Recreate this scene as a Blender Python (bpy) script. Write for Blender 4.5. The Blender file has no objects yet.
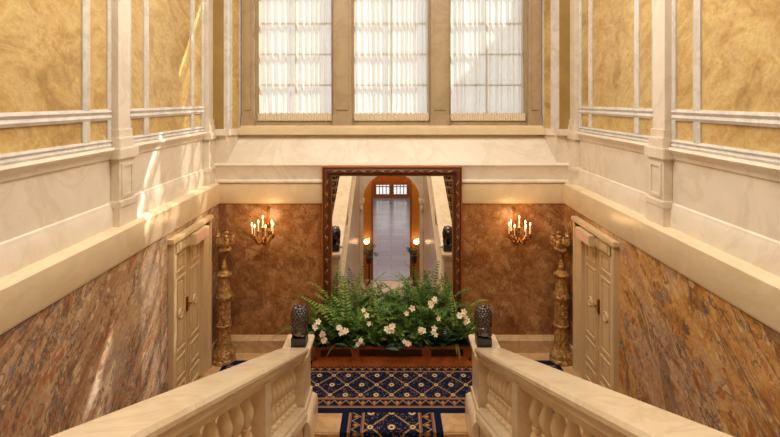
import bpy, bmesh, math, random
from mathutils import Vector, Matrix
PI = math.pi
rnd = random.Random(7)
sc = bpy.context.scene
col = sc.collection

# ------------------------------------------------------------------ units
# X and H in "u" (H measured downwards from eye level), D as a fraction of the newel distance
S = 0.0137
FPX = 460.0
DM = FPX * S
ZC = 336 * S
def Y(D): return D * DM
def Z(H): return ZC - H * S
def P(X, D, H): return Vector((X * S, D * DM, Z(H)))
def PIX(x, y, D): return P((x - 391.5) * D, D, (y - 100) * D)

def lin(c):
    r = []
    for v in c[:3]:
        v /= 255.0
        r.append(v / 12.92 if v <= 0.04045 else ((v + 0.055) / 1.055) ** 2.4)
    return (r[0], r[1], r[2], 1.0)

# ------------------------------------------------------------------ materials
class E:
    def __init__(s, nt, k): s.nt, s.k = nt, k
    def m(s, op, *a):
        n = s.nt.nodes.new('ShaderNodeMath'); n.operation = op
        for i, v in enumerate((s,) + a):
            if isinstance(v, E): s.nt.links.new(v.k, n.inputs[i])
            else: n.inputs[i].default_value = v
        return E(s.nt, n.outputs[0])
    def __add__(s, o): return s.m('ADD', o)
    def __sub__(s, o): return s.m('SUBTRACT', o)
    def __mul__(s, o): return s.m('MULTIPLY', o)
    def __truediv__(s, o): return s.m('DIVIDE', o)
    def abs(s): return s.m('ABSOLUTE')
    def frac(s): return s.m('FRACT')
    def lt(s, o): return s.m('LESS_THAN', o)
    def gt(s, o): return s.m('GREATER_THAN', o)
    def sqrt(s): return s.m('SQRT')
    def mn(s, o): return s.m('MINIMUM', o)
    def mx(s, o): return s.m('MAXIMUM', o)

def newmat(name):
    m = bpy.data.materials.new(name); m.use_nodes = True
    nt = m.node_tree
    return m, nt, nt.nodes['Principled BSDF']

def mixc(nt, fac, a, b, blend='MIX'):
    n = nt.nodes.new('ShaderNodeMix'); n.data_type = 'RGBA'; n.blend_type = blend
    def put(sock, v):
        if isinstance(v, E): nt.links.new(v.k, sock)
        elif hasattr(v, 'links'): nt.links.new(v, sock)
        else: sock.default_value = v
    put(n.inputs[0], fac); put(n.inputs[6], a); put(n.inputs[7], b)
    return n.outputs[2]

def coords(nt, rot=(0, 0, 0), scale=(1, 1, 1), src='Object'):
    tc = nt.nodes.new('ShaderNodeTexCoord')
    a = nt.nodes.new('ShaderNodeMapping'); a.inputs['Rotation'].default_value = rot
    b = nt.nodes.new('ShaderNodeMapping'); b.inputs['Scale'].default_value = scale
    nt.links.new(tc.outputs[src], a.inputs[0]); nt.links.new(a.outputs[0], b.inputs[0])
    return b.outputs[0]

def noise(nt, co, scale, detail=6, rough=.6, dist=0.0):
    n = nt.nodes.new('ShaderNodeTexNoise')
    n.inputs['Scale'].default_value = scale; n.inputs['Detail'].default_value = detail
    n.inputs['Roughness'].default_value = rough; n.inputs['Distortion'].default_value = dist
    nt.links.new(co, n.inputs['Vector'])
    return n

def voro(nt, co, scale, feature='F1'):
    n = nt.nodes.new('ShaderNodeTexVoronoi'); n.feature = feature
    n.inputs['Scale'].default_value = scale
    nt.links.new(co, n.inputs['Vector'])
    return n

def ramp(nt, fac, stops, interp='LINEAR'):
    n = nt.nodes.new('ShaderNodeValToRGB'); n.color_ramp.interpolation = interp
    e = n.color_ramp.elements
    while len(e) < len(stops): e.new(0.5)
    for i, (p, c) in enumerate(stops):
        e[i].position = p; e[i].color = c
    nt.links.new(fac, n.inputs[0])
    return n.outputs[0]

def warp(nt, co, amount, scale):
    n = noise(nt, co, scale, 3, .5)
    s = nt.nodes.new('ShaderNodeVectorMath'); s.operation = 'SCALE'; s.inputs['Scale'].default_value = amount
    nt.links.new(n.outputs['Color'], s.inputs[0])
    a = nt.nodes.new('ShaderNodeVectorMath'); a.operation = 'ADD'
    nt.links.new(co, a.inputs[0]); nt.links.new(s.outputs[0], a.inputs[1])
    return a.outputs[0]

def bumpy(nt, bsdf, height, strength=.3, dist=.01):
    b = nt.nodes.new('ShaderNodeBump'); b.inputs['Strength'].default_value = strength
    b.inputs['Distance'].default_value = dist
    nt.links.new(height, b.inputs['Height']); nt.links.new(b.outputs[0], bsdf.inputs['Normal'])

def plain(name, c, rough=.5, metal=0.0, var=.12, scale=6, spec=.5, bump=0):
    m, nt, b = newmat(name)
    base = lin(c)
    co = coords(nt)
    n = noise(nt, co, scale, 5, .6)
    dark = tuple(v * (1 - var) for v in base[:3]) + (1,)
    lite = tuple(min(1, v * (1 + var)) for v in base[:3]) + (1,)
    nt.links.new(ramp(nt, n.outputs['Fac'], [(.3, dark), (.7, lite)]), b.inputs['Base Color'])
    b.inputs['Roughness'].default_value = rough; b.inputs['Metallic'].default_value = metal
    b.inputs['Specular IOR Level'].default_value = spec
    if bump: bumpy(nt, b, noise(nt, co, scale * 6, 4, .6).outputs['Fac'], bump)
    return m

def marble(name, base, vein, rough=.32, scale=1.4, amt=.35, spec=.5):
    m, nt, b = newmat(name)
    co = warp(nt, coords(nt), .5, 1.5)
    n = noise(nt, co, scale, 8, .62, .8)
    e = E(nt, n.outputs['Fac'])
    v = (e - .5).abs() * 18
    v = (E(nt, e.k).m('MULTIPLY', 0) + 1 - v).mx(0.0) * amt
    n2 = noise(nt, co, scale * 3, 6, .6)
    lb = lin(base)
    tone = ramp(nt, n2.outputs['Fac'], [(.3, tuple(x * .93 for x in lb[:3]) + (1,)), (.7, tuple(min(1, x * 1.04) for x in lb[:3]) + (1,))])
    nt.links.new(mixc(nt, v, tone, lin(vein)), b.inputs['Base Color'])
    b.inputs['Roughness'].default_value = rough
    b.inputs['Specular IOR Level'].default_value = spec
    return m

def breccia(name, cols, clast, dark, rot, flow=(1, .35, 1), sc_=1.0, rough=.22, clastamt=.72, pebble=7.0):
    """brown veined breccia: broad bands along a flow, rounded pebbles, dark seams"""
    m, nt, b = newmat(name)
    co = coords(nt, rot, flow)
    iso = coords(nt, rot, (1, .72, 1))
    w = warp(nt, co, .35, 1.3 * sc_)
    n = noise(nt, w, 1.25 * sc_, 7, .60, .5)
    c0 = ramp(nt, n.outputs['Fac'], [(.32, lin(cols[0])), (.43, lin(cols[1])), (.50, lin(cols[2])), (.57, lin(cols[3])), (.68, lin(cols[4]))])
    blot = noise(nt, warp(nt, iso, .2, 4 * sc_), 4.2 * sc_, 8, .68)
    c0 = mixc(nt, E(nt, blot.outputs['Fac']).gt(.55) * .55, c0, lin(cols[1]))
    c0 = mixc(nt, E(nt, blot.outputs['Fac']).lt(.42) * .5, c0, lin(cols[4]))
    w2 = warp(nt, iso, .22, 5 * sc_)
    m1 = noise(nt, w, 2.2 * sc_, 4, .6)
    cluster = E(nt, m1.outputs['Fac']).gt(.46)
    c = c0
    for scale, th, amt in ((pebble * sc_, .40, 1.0), (pebble * 2.2 * sc_, .42, .8)):
        v = voro(nt, w2, scale)
        sep = nt.nodes.new('ShaderNodeSeparateColor'); nt.links.new(v.outputs['Color'], sep.inputs[0])
        r0, r1 = E(nt, sep.outputs[0]), E(nt, sep.outputs[1])
        inside = E(nt, v.outputs['Distance']).lt(th)
        rim = inside * E(nt, v.outputs['Distance']).gt(th * .78)
        k = clastamt * amt
        c = mixc(nt, r0.gt(.72) * inside * k, c, lin(clast[0]))
        c = mixc(nt, r0.lt(.16) * inside * cluster * k, c, lin(clast[1]))
        c = mixc(nt, r1.gt(.74) * inside * cluster * k, c, lin(clast[2]))
        c = mixc(nt, r1.lt(.45) * rim * cluster * (k * .8), c, lin(dark))
    n4 = noise(nt, w, 2.4 * sc_, 10, .7, 1.0)
    seam = (E(nt, n4.outputs['Fac']) - .5).abs().lt(.02) * cluster
    c = mixc(nt, seam * .6, c, lin(dark))
    n6 = noise(nt, co, .8 * sc_, 5, .6, .8)
    c = mixc(nt, E(nt, n6.outputs['Fac']).gt(.60) * .5, c, lin(dark))
    fine = noise(nt, iso, 30, 6, .7)
    c = mixc(nt, .5, c, ramp(nt, fine.outputs['Fac'], [(.3, (.2, .2, .2, 1)), (.7, (.78, .78, .78, 1))]), 'OVERLAY')
    nt.links.new(c, b.inputs['Base Color'])
    b.inputs['Roughness'].default_value = rough
    return m

def siena(name):
    m, nt, b = newmat(name)
    co = coords(nt, (.5, .2, 0), (1, .7, 1))
    w = warp(nt, co, .7, 1.2)
    n = noise(nt, w, 2.0, 9, .66, .7)
    c = ramp(nt, n.outputs['Fac'], [(.28, lin((158, 124, 70))), (.42, lin((192, 156, 92))), (.52, lin((208, 178, 116))), (.62, lin((190, 150, 82))), (.75, lin((216, 194, 146)))])
    n2 = noise(nt, w, 2.6, 10, .72, 1.5)
    seam = (E(nt, n2.outputs['Fac']) - .5).abs().lt(.012)
    n3 = noise(nt, w, 1.1, 4, .6)
    c = mixc(nt, .5, c, ramp(nt, noise(nt, warp(nt, w, .15, 6), 3.6, 9, .7, .3).outputs['Fac'], [(.32, (.3, .28, .25, 1)), (.66, (.66, .66, .66, 1))]), 'OVERLAY')
    seam = seam * E(nt, n3.outputs['Fac']).gt(.5)
    c = mixc(nt, seam * .3, c, lin((140, 100, 56)))
    n5 = noise(nt, w, 5, 8, .8)
    c = mixc(nt, E(nt, n5.outputs['Fac']).gt(.63) * .3, c, lin((160, 150, 120)))
    n6 = noise(nt, co, 30, 6, .7)
    c = mixc(nt, .45, c, ramp(nt, n6.outputs['Fac'], [(.3, (.3, .3, .3, 1)), (.7, (.7, .7, .7, 1))]), 'OVERLAY')
    nt.links.new(c, b.inputs['Base Color']); b.inputs['Roughness'].default_value = .3
    return m

M = {}
M['cream'] = marble('cream_marble', (232, 217, 194), (198, 174, 142), .35, 1.1, .3)
M['ledge'] = marble('ledge_marble', (232, 209, 170), (208, 178, 132), .25, .8, .25)
M['white'] = marble('grey_white_marble', (216, 208, 196), (176, 166, 152), .35, 2.2, .4)
M['rail'] = marble('rail_marble', (234, 212, 176), (206, 170, 124), .22, 1.3, .35)
M['taupe'] = marble('taupe_stone', (176, 152, 116), (140, 114, 80), .45, 1.6, .3)
M['floor'] = marble('landing_stone', (210, 170, 120), (160, 112, 66), .3, 2.0, .4)
M['siena'] = siena('siena_marble')
LCOLS = [(138, 104, 78), (176, 134, 98), (200, 162, 122), (178, 152, 130), (214, 182, 142)]
M['breccia_left'] = breccia('breccia_pink_brown', LCOLS, [(220, 190, 150), (134, 128, 134), (182, 110, 68)], (104, 84, 72), (math.radians(-48), 0, 0))
RCOLS = [(126, 88, 56), (178, 124, 68), (206, 156, 92), (184, 148, 118), (212, 168, 116)]
M['breccia_right'] = breccia('breccia_orange_brown', RCOLS, [(214, 180, 130), (128, 120, 116), (172, 98, 46)], (98, 76, 60), (math.radians(-42), 0, .1))
BCOLS = [(104, 62, 32), (146, 92, 48), (180, 126, 76), (154, 100, 54), (206, 160, 110)]
M['breccia_back'] = breccia('breccia_rust', BCOLS, [(194, 150, 102), (150, 112, 80), (158, 96, 50)], (116, 76, 46), (0, .5, 0), (1, 1, .8), clastamt=.3, pebble=6, sc_=.85)
M['door'] = plain('cream_door_paint', (206, 174, 126), .45, var=.05)
M['door_light'] = plain('light_door_panel_paint', (218, 188, 142), .42, var=.05)
M['brass'] = plain('brass', (196, 140, 60), .3, 1.0)
M['gilt'] = plain('dull_gilt', (140, 92, 40), .35, .85, .3, 30, bump=.4)
M['wood'] = plain('mahogany', (178, 98, 46), .28, 0, .35, 9)
M['wood_dark'] = plain('dark_mahogany', (70, 36, 20), .4, 0, .3, 9)
M['frame'] = plain('carved_brown_frame', (92, 48, 24), .35, .1, .35, 25, bump=.5)
M['frame_edge'] = plain('amber_frame_edge', (164, 88, 38), .35, .2, .2, 20)
M['ornament'] = plain('worn_gold_leaf', (186, 132, 72), .35, .7, .2, 20)
M['bronze'] = plain('black_bronze', (96, 92, 88), .2, .9, .3, 20)
M['plinth'] = plain('black_plinth_stone', (44, 40, 37), .4, 0, .2, 20)
M['candle'] = plain('ivory_candle_wax', (244, 224, 190), .5)
M['hem'] = plain('gathered_cream_hem', (222, 204, 172), .8, var=.2, scale=40)
M['ochre_shaded'] = plain('shaded_ochre_stone', (158, 126, 66), .4, var=.12, scale=3)  # yellow marble darkened: shade of the unlit recess strip put into the colour
M['column'] = None
M['golden'] = plain('golden_plaster', (212, 146, 56), .55, var=.08, scale=2)
M['lintel'] = plain('chestnut_panelling', (160, 88, 34), .4, var=.2)
M['plaster'] = plain('plaster', (226, 208, 176), .6, var=.04)
M['grey_step'] = plain('grey_threshold_stone', (140, 140, 134), .3)
M['hall_floor'] = None
M['sign'] = plain('pale_pink_sign_face', (236, 190, 160), .4)
M['leaf_fern'] = plain('fern_green', (86, 124, 44), .5, var=.35, scale=8)
M['leaf_light'] = plain('yellow_green_leaf', (132, 156, 66), .5, var=.3, scale=8)
M['leaf_dark'] = plain('deep_green_leaf', (36, 66, 30), .4, var=.4, scale=8)
M['leaf_dry'] = plain('pale_blade_leaf', (156, 142, 78), .5, var=.2, scale=8)
M['stem'] = plain('green_stem', (80, 92, 44), .5)
M['petal'] = plain('ivory_petal', (246, 232, 196), .5, var=.05)
M['petal_pink'] = plain('blush_petal', (238, 206, 188), .5, var=.08)
M['pollen'] = plain('yellow_flower_centre', (222, 176, 70), .6)
M['soil'] = plain('potting_soil', (40, 30, 20), .9, var=.4, scale=30)
M['stone_out'] = plain('exterior_stone', (168, 164, 160), .8, var=.1)
M['palm'] = plain('palm_green', (52, 66, 34), .5, var=.3)
M['pot'] = plain('dark_pot', (60, 44, 32), .5)
for k in ('leaf_fern', 'leaf_light', 'leaf_dark', 'petal', 'petal_pink', 'leaf_dry'):
    M[k].node_tree.nodes['Principled BSDF'].inputs['Subsurface Weight'].default_value = 0.0

def column_mat():
    m, nt, b = newmat('carved_gilt_wood')
    co = warp(nt, coords(nt), .05, 12)
    v = voro(nt, co, 28)
    n = noise(nt, co, 14, 6, .6)
    c = ramp(nt, n.outputs['Fac'], [(.3, lin((106, 70, 34))), (.5, lin((172, 124, 66))), (.68, lin((214, 170, 104)))])
    nt.links.new(c, b.inputs['Base Color']); b.inputs['Roughness'].default_value = .42
    b.inputs['Metallic'].default_value = .15
    bumpy(nt, b, v.outputs['Distance'], .8, .02)
    return m
M['column'] = column_mat()

def hall_floor():
    m, nt, b = newmat('polished_grey_floor')
    co = coords(nt)
    br = nt.nodes.new('ShaderNodeTexBrick')
    br.inputs['Color1'].default_value = lin((176, 166, 164)); br.inputs['Color2'].default_value = lin((162, 154, 154))
    br.inputs['Mortar'].default_value = lin((140, 132, 130)); br.inputs['Scale'].default_value = 1.0
    br.inputs['Mortar Size'].default_value = .012; br.inputs['Brick Width'].default_value = 1.2; br.inputs['Row Height'].default_value = .6
    nt.links.new(co, br.inputs['Vector'])
    nt.links.new(br.outputs['Color'], b.inputs['Base Color'])
    b.inputs['Roughness'].default_value = .22; b.inputs['Specular IOR Level'].default_value = .8
    return m
M['hall_floor'] = hall_floor()

def flame_mat():
    m, nt, b = newmat('candle_bulb_glow')
    b.inputs['Base Color'].default_value = (1, .7, .35, 1)
    b.inputs['Emission Color'].default_value = (1, .62, .26, 1); b.inputs['Emission Strength'].default_value = 14
    return m
M['flame'] = flame_mat()

def mirror_mat():
    m, nt, b = newmat('mirror_silvering')
    b.inputs['Base Color'].default_value = (.93, .92, .9, 1); b.inputs['Metallic'].default_value = 1; b.inputs['Roughness'].default_value = .0
    return m
M['mirror'] = mirror_mat()

def glass_mat():
    m, nt, b = newmat('window_glass')
    nt.nodes.remove(b)
    out = nt.nodes['Material Output']
    t = nt.nodes.new('ShaderNodeBsdfTransparent'); t.inputs[0].default_value = (.97, .98, .98, 1)
    g = nt.nodes.new('ShaderNodeBsdfGlossy'); g.inputs['Roughness'].default_value = .02
    x = nt.nodes.new('ShaderNodeMixShader')
    x.inputs[0].default_value = .05; nt.links.new(t.outputs[0], x.inputs[1]); nt.links.new(g.outputs[0], x.inputs[2])
    nt.links.new(x.outputs[0], out.inputs[0])
    return m
M['glass'] = glass_mat()

def sheer_mat():
    m, nt, b = newmat('sheer_white_voile')
    nt.nodes.remove(b)
    out = nt.nodes['Material Output']
    t = nt.nodes.new('ShaderNodeBsdfTransparent')
    tr = nt.nodes.new('ShaderNodeBsdfTranslucent'); tr.inputs[0].default_value = lin((214, 208, 196))
    d = nt.nodes.new('ShaderNodeBsdfDiffuse'); d.inputs[0].default_value = lin((232, 224, 208))
    a = nt.nodes.new('ShaderNodeMixShader'); a.inputs[0].default_value = .45
    nt.links.new(tr.outputs[0], a.inputs[1]); nt.links.new(d.outputs[0], a.inputs[2])
    lw = nt.nodes.new('ShaderNodeLayerWeight'); lw.inputs[0].default_value = .5
    mp = nt.nodes.new('ShaderNodeMapRange')
    mp.inputs['From Min'].default_value = .42; mp.inputs['To Min'].default_value = .68; mp.inputs['To Max'].default_value = .98
    nt.links.new(lw.outputs['Facing'], mp.inputs[0])
    x = nt.nodes.new('ShaderNodeMixShader')
    nt.links.new(mp.outputs[0], x.inputs[0]); nt.links.new(t.outputs[0], x.inputs[1]); nt.links.new(a.outputs[0], x.inputs[2])
    nt.links.new(x.outputs[0], out.inputs[0])
    return m
M['sheer'] = sheer_mat()

# carpets: coordinates come from the UV map, in metres
NAVY, NAVY2, GOLD, CREAM, RUST, TAN, BLUE = [lin(c) for c in ((22, 26, 50), (34, 46, 84), (176, 138, 74), (214, 196, 150), (136, 74, 46), (150, 118, 84), (18, 26, 52))]
def carpet_uv(nt):
    uv = nt.nodes.new('ShaderNodeUVMap'); uv.uv_map = 'UVMap'
    sp = nt.nodes.new('ShaderNodeSeparateXYZ'); nt.links.new(uv.outputs[0], sp.inputs[0])
    return uv.outputs[0], E(nt, sp.outputs[0]), E(nt, sp.outputs[1])

def lattice(nt, u, v, a, b, base):
    s = u / (2 * a) + v / (2 * b); t = u / (2 * a) - v / (2 * b)
    fs, ft = s.frac() - .5, t.frac() - .5              # cell centres at zero
    gs, gt = (s + .5).frac() - .5, (t + .5).frac() - .5  # lattice nodes at zero
    dl = gs.abs().mn(gt.abs())
    dots = ((s * 9).frac() - .5).abs() .mn(((t * 9).frac() - .5).abs())
    c = mixc(nt, dl.lt(.03) * (dots.gt(.1) * .5 + .4), base, GOLD)
    # flecks of small blossoms
    vn = nt.nodes.new('ShaderNodeTexVoronoi'); vn.inputs['Scale'].default_value = 36
    uvn = nt.nodes.new('ShaderNodeUVMap'); uvn.uv_map = 'UVMap'
    nt.links.new(uvn.outputs[0], vn.inputs['Vector'])
    sp = nt.nodes.new('ShaderNodeSeparateColor'); nt.links.new(vn.outputs['Color'], sp.inputs[0])
    near = E(nt, vn.outputs['Distance']).lt(.34)
    c = mixc(nt, near * E(nt, sp.outputs[0]).gt(.72) * .75, c, lin((170, 150, 110)))
    c = mixc(nt, near * E(nt, sp.outputs[1]).gt(.62) * .8, c, lin((74, 96, 120)))
    c = mixc(nt, near * E(nt, sp.outputs[2]).gt(.84) * .8, c, RUST)
    for x, y, k in ((fs, ft, 1.0), (gs, gt, .8)):
        r = (x * x + y * y).sqrt() / k
        c = mixc(nt, r.lt(.17), c, NAVY)
        c = mixc(nt, r.lt(.135), c, GOLD)
        c = mixc(nt, r.lt(.10), c, CREAM)
        c = mixc(nt, r.lt(.055), c, NAVY2)
        c = mixc(nt, r.lt(.025), c, RUST)
    return c

def border(nt, c, w, along, w0, w1):
    """one patterned border strip between w0 and w1 (w measured across it)"""
    wd = w1 - w0
    q = (w - w0) / wd
    inb = q.gt(0.0) * q.lt(1.0)
    tri = ((along / (wd * .75)).frac() - .5).abs() * 2
    zig = (q - (tri * .5 + .25)).abs()
    p = mixc(nt, inb, c, NAVY)
    p = mixc(nt, inb * zig.lt(.06), p, lin((146, 124, 86)))
    cellx = (along / (wd * .75)).frac() - .5
    r = (cellx * cellx + (q - .5) * (q - .5)).sqrt()
    p = mixc(nt, inb * r.lt(.2), p, RUST)
    p = mixc(nt, inb * r.lt(.11), p, GOLD)
    p = mixc(nt, inb * (q.lt(.19).mx(q.gt(.81))), p, TAN)
    p = mixc(nt, inb * ((q - .14).abs().lt(.035).mx((q - .86).abs().lt(.035))), p, RUST)
    return p

def finish_carpet(nt, b, c):
    nt.links.new(c, b.inputs['Base Color']); b.inputs['Roughness'].default_value = .95
    b.inputs['Specular IOR Level'].default_value = .1

def landing_carpet_mat(hw, y0, bands, rowy):
    m, nt, b = newmat('navy_lattice_carpet')
    co, u, v = carpet_uv(nt)
    a, bb = 17.5 * S, 18.4 * S
    c = lattice(nt, u + a, v - rowy, a, bb, NAVY)
    near0, near1, far0, far1 = bands
    c = border(nt, c, v, u, near0, near1)
    c = border(nt, c, v, u, far0, far1)
    out = v.lt(near0).mx(v.gt(far1)).mx(u.abs().gt(hw - .09))
    c = mixc(nt, out, c, BLUE)
    finish_carpet(nt, b, c)
    return m

def runner_mat(hw):
    m, nt, b = newmat('navy_runner_carpet')
    co, u, v = carpet_uv(nt)
    a = .30
    c = lattice(nt, u, v, a, a, NAVY)
    w = u.abs()
    c = border(nt, c, w, v, hw - .33, hw - .10)
    c = mixc(nt, w.gt(hw - .10), c, BLUE)
    finish_carpet(nt, b, c)
    return m

# ------------------------------------------------------------------ mesh helpers
class MB:
    def __init__(s):
        s.bm = bmesh.new(); s.uv = None
    def box(s, x0, x1, y0, y1, z0, z1, bev=0.0):
        vs = [s.bm.verts.new((x, y, z)) for x in (x0, x1) for y in (y0, y1) for z in (z0, z1)]
        f = [s.bm.faces.new([vs[i] for i in q]) for q in ((0, 1, 3, 2), (4, 6, 7, 5), (0, 4, 5, 1), (2, 3, 7, 6), (0, 2, 6, 4), (1, 5, 7, 3))]
        if bev:
            ed = list({e for q in f for e in q.edges})
            bmesh.ops.bevel(s.bm, geom=ed, offset=bev, segments=2, affect='EDGES')
        return s
    def hexa(s, pts):
        """8 points: bottom ring of four then top ring of four"""
        vs = [s.bm.verts.new(p) for p in pts]
        for q in ((0, 3, 2, 1), (4, 5, 6, 7), (0, 1, 5, 4), (1, 2, 6, 5), (2, 3, 7, 6), (3, 0, 4, 7)):
            s.bm.faces.new([vs[i] for i in q])
        return s
    def prism(s, pts, vec):
        a = [s.bm.verts.new(p) for p in pts]; v = Vector(vec)
        b = [s.bm.verts.new(Vector(p) + v) for p in pts]
        n = len(a)
        s.bm.faces.new(a); s.bm.faces.new(b[::-1])
        for i in range(n): s.bm.faces.new((a[i], b[i], b[(i + 1) % n], a[(i + 1) % n]))
        return s
    def poly(s, pts):
        s.bm.faces.new([s.bm.verts.new(p) for p in pts]); return s
    def lathe(s, prof, seg=20, at=(0, 0, 0), lobes=0, amp=0.0, mat=None):
        rings = []
        for r, z in prof:
            ring = []
            for k in range(seg):
                a = 2 * PI * k / seg
                rr = r * (1 + (amp * math.cos(lobes * a) if lobes else 0))
                p = Vector((rr * math.cos(a), rr * math.sin(a), z))
                if mat is not None: p = mat @ p
                ring.append(s.bm.verts.new(p + Vector(at)))
            rings.append(ring)
        for i in range(len(rings) - 1):
            for k in range(seg):
                s.bm.faces.new((rings[i][k], rings[i][(k + 1) % seg], rings[i + 1][(k + 1) % seg], rings[i + 1][k]))
        s.bm.faces.new(rings[0][::-1]); s.bm.faces.new(rings[-1])
        return s
    def tube(s, pts, r, seg=8, r2=None):
        pts = [Vector(p) for p in pts]; n = len(pts); rings = []
        for i, p in enumerate(pts):
            t = (pts[min(i + 1, n - 1)] - pts[max(i - 1, 0)]).normalized()
            up = Vector((0, 0, 1)) if abs(t.z) < .95 else Vector((1, 0, 0))
            a = t.cross(up).normalized(); b = a.cross(t)
            rr = r if r2 is None else r + (r2 - r) * i / (n - 1)
            rings.append([s.bm.verts.new(p + (a * math.cos(2 * PI * k / seg) + b * math.sin(2 * PI * k / seg)) * rr) for k in range(seg)])
        for i in range(n - 1):
            for k in range(seg):
                s.bm.faces.new((rings[i][k], rings[i][(k + 1) % seg], rings[i + 1][(k + 1) % seg], rings[i + 1][k]))
        s.bm.faces.new(rings[0][::-1]); s.bm.faces.new(rings[-1])
        return s
    def ball(s, c, r, sub=2, sc3=(1, 1, 1), rot=None):
        mt = Matrix.Translation(Vector(c))
        if rot is not None: mt = mt @ rot
        mt = mt @ Matrix.Diagonal((r * sc3[0], r * sc3[1], r * sc3[2], 1))
        bmesh.ops.create_icosphere(s.bm, subdivisions=sub, radius=1, matrix=mt)
        return s
    def leaf(s, p, d, n, ln, w, fold=.15):
        """pointed blade from p along d with face normal n"""
        d = d.normalized(); side = d.cross(n).normalized(); n = side.cross(d)
        pts = [p, p + d * ln * .4 + side * w * .5 + n * fold * w, p + d * ln - n * fold * w, p + d * ln * .4 - side * w * .5 + n * fold * w]
        s.poly(pts); return s
    def build(s, name, mat, parent=None, smooth=True, ang=40, loc=None, keep=False):
        if not keep: bmesh.ops.recalc_face_normals(s.bm, faces=s.bm.faces)
        me = bpy.data.meshes.new(name); s.bm.to_mesh(me); s.bm.free()
        if smooth and len(me.polygons):
            me.shade_smooth(); me.set_sharp_from_angle(angle=math.radians(ang))
        o = bpy.data.objects.new(name, me); col.objects.link(o)
        if mat is not None: me.materials.append(M[mat] if isinstance(mat, str) else mat)
        if parent: o.parent = parent
        if loc is not None: o.location = loc
        return o

def tag(o, label=None, cat=None, group=None, kind=None):
    if label: o['label'] = label
    if cat: o['category'] = cat
    if group: o['group'] = group
    if kind: o['kind'] = kind
    return o
def empty(name, loc, rz=0):
    o = bpy.data.objects.new(name, None); col.objects.link(o)
    o.location = loc; o.rotation_euler.z = rz; o.empty_display_size = .1
    return o
def structure(o, label=None):
    o['kind'] = 'structure'
    if label: o['label'] = label
    return o
def copy_tree(o, parent=None):
    c = o.copy(); col.objects.link(c)
    if parent: c.parent = parent
    for ch in list(o.children): copy_tree(ch, c)
    return c

def run(mb, s, prof, D0, D1):
    """profile polygon in (X,H) u on side s, swept along depth D0..D1"""
    pts = [P(s * x, D0, h) for x, h in prof]
    mb.prism(pts, (0, Y(D1) - Y(D0), 0)); return mb
def ubox(mb, s, X0, X1, D0, D1, H0, H1, bev=0):
    a, b = sorted((s * X0 * S, s * X1 * S))
    return mb.box(a, b, Y(D0), Y(D1), Z(max(H0, H1)), Z(min(H0, H1)), bev)

DB = 1.34        # back wall
DW = 1.41        # window plane
HTOP = -290
HLOW = 516
DREAR = -.62

# ------------------------------------------------------------------ side walls
SIDE = {-1: 'left', 1: 'right'}
trim_n = 0
def trim(mb, mat, label=None, parent=None):
    global trim_n
    trim_n += 1
    return structure(mb.build('trim_%d' % trim_n, mat), label)

def hole_wall(s, X0, X1, D0, D1, H0, H1, d0, d1, hh):
    mb = MB()
    ubox(mb, s, X0, X1, D0, d0, H0, H1); ubox(mb, s, X0, X1, d1, D1, H0, H1)
    ubox(mb, s, X0, X1, d0, d1, H0, hh)
    return mb

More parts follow.
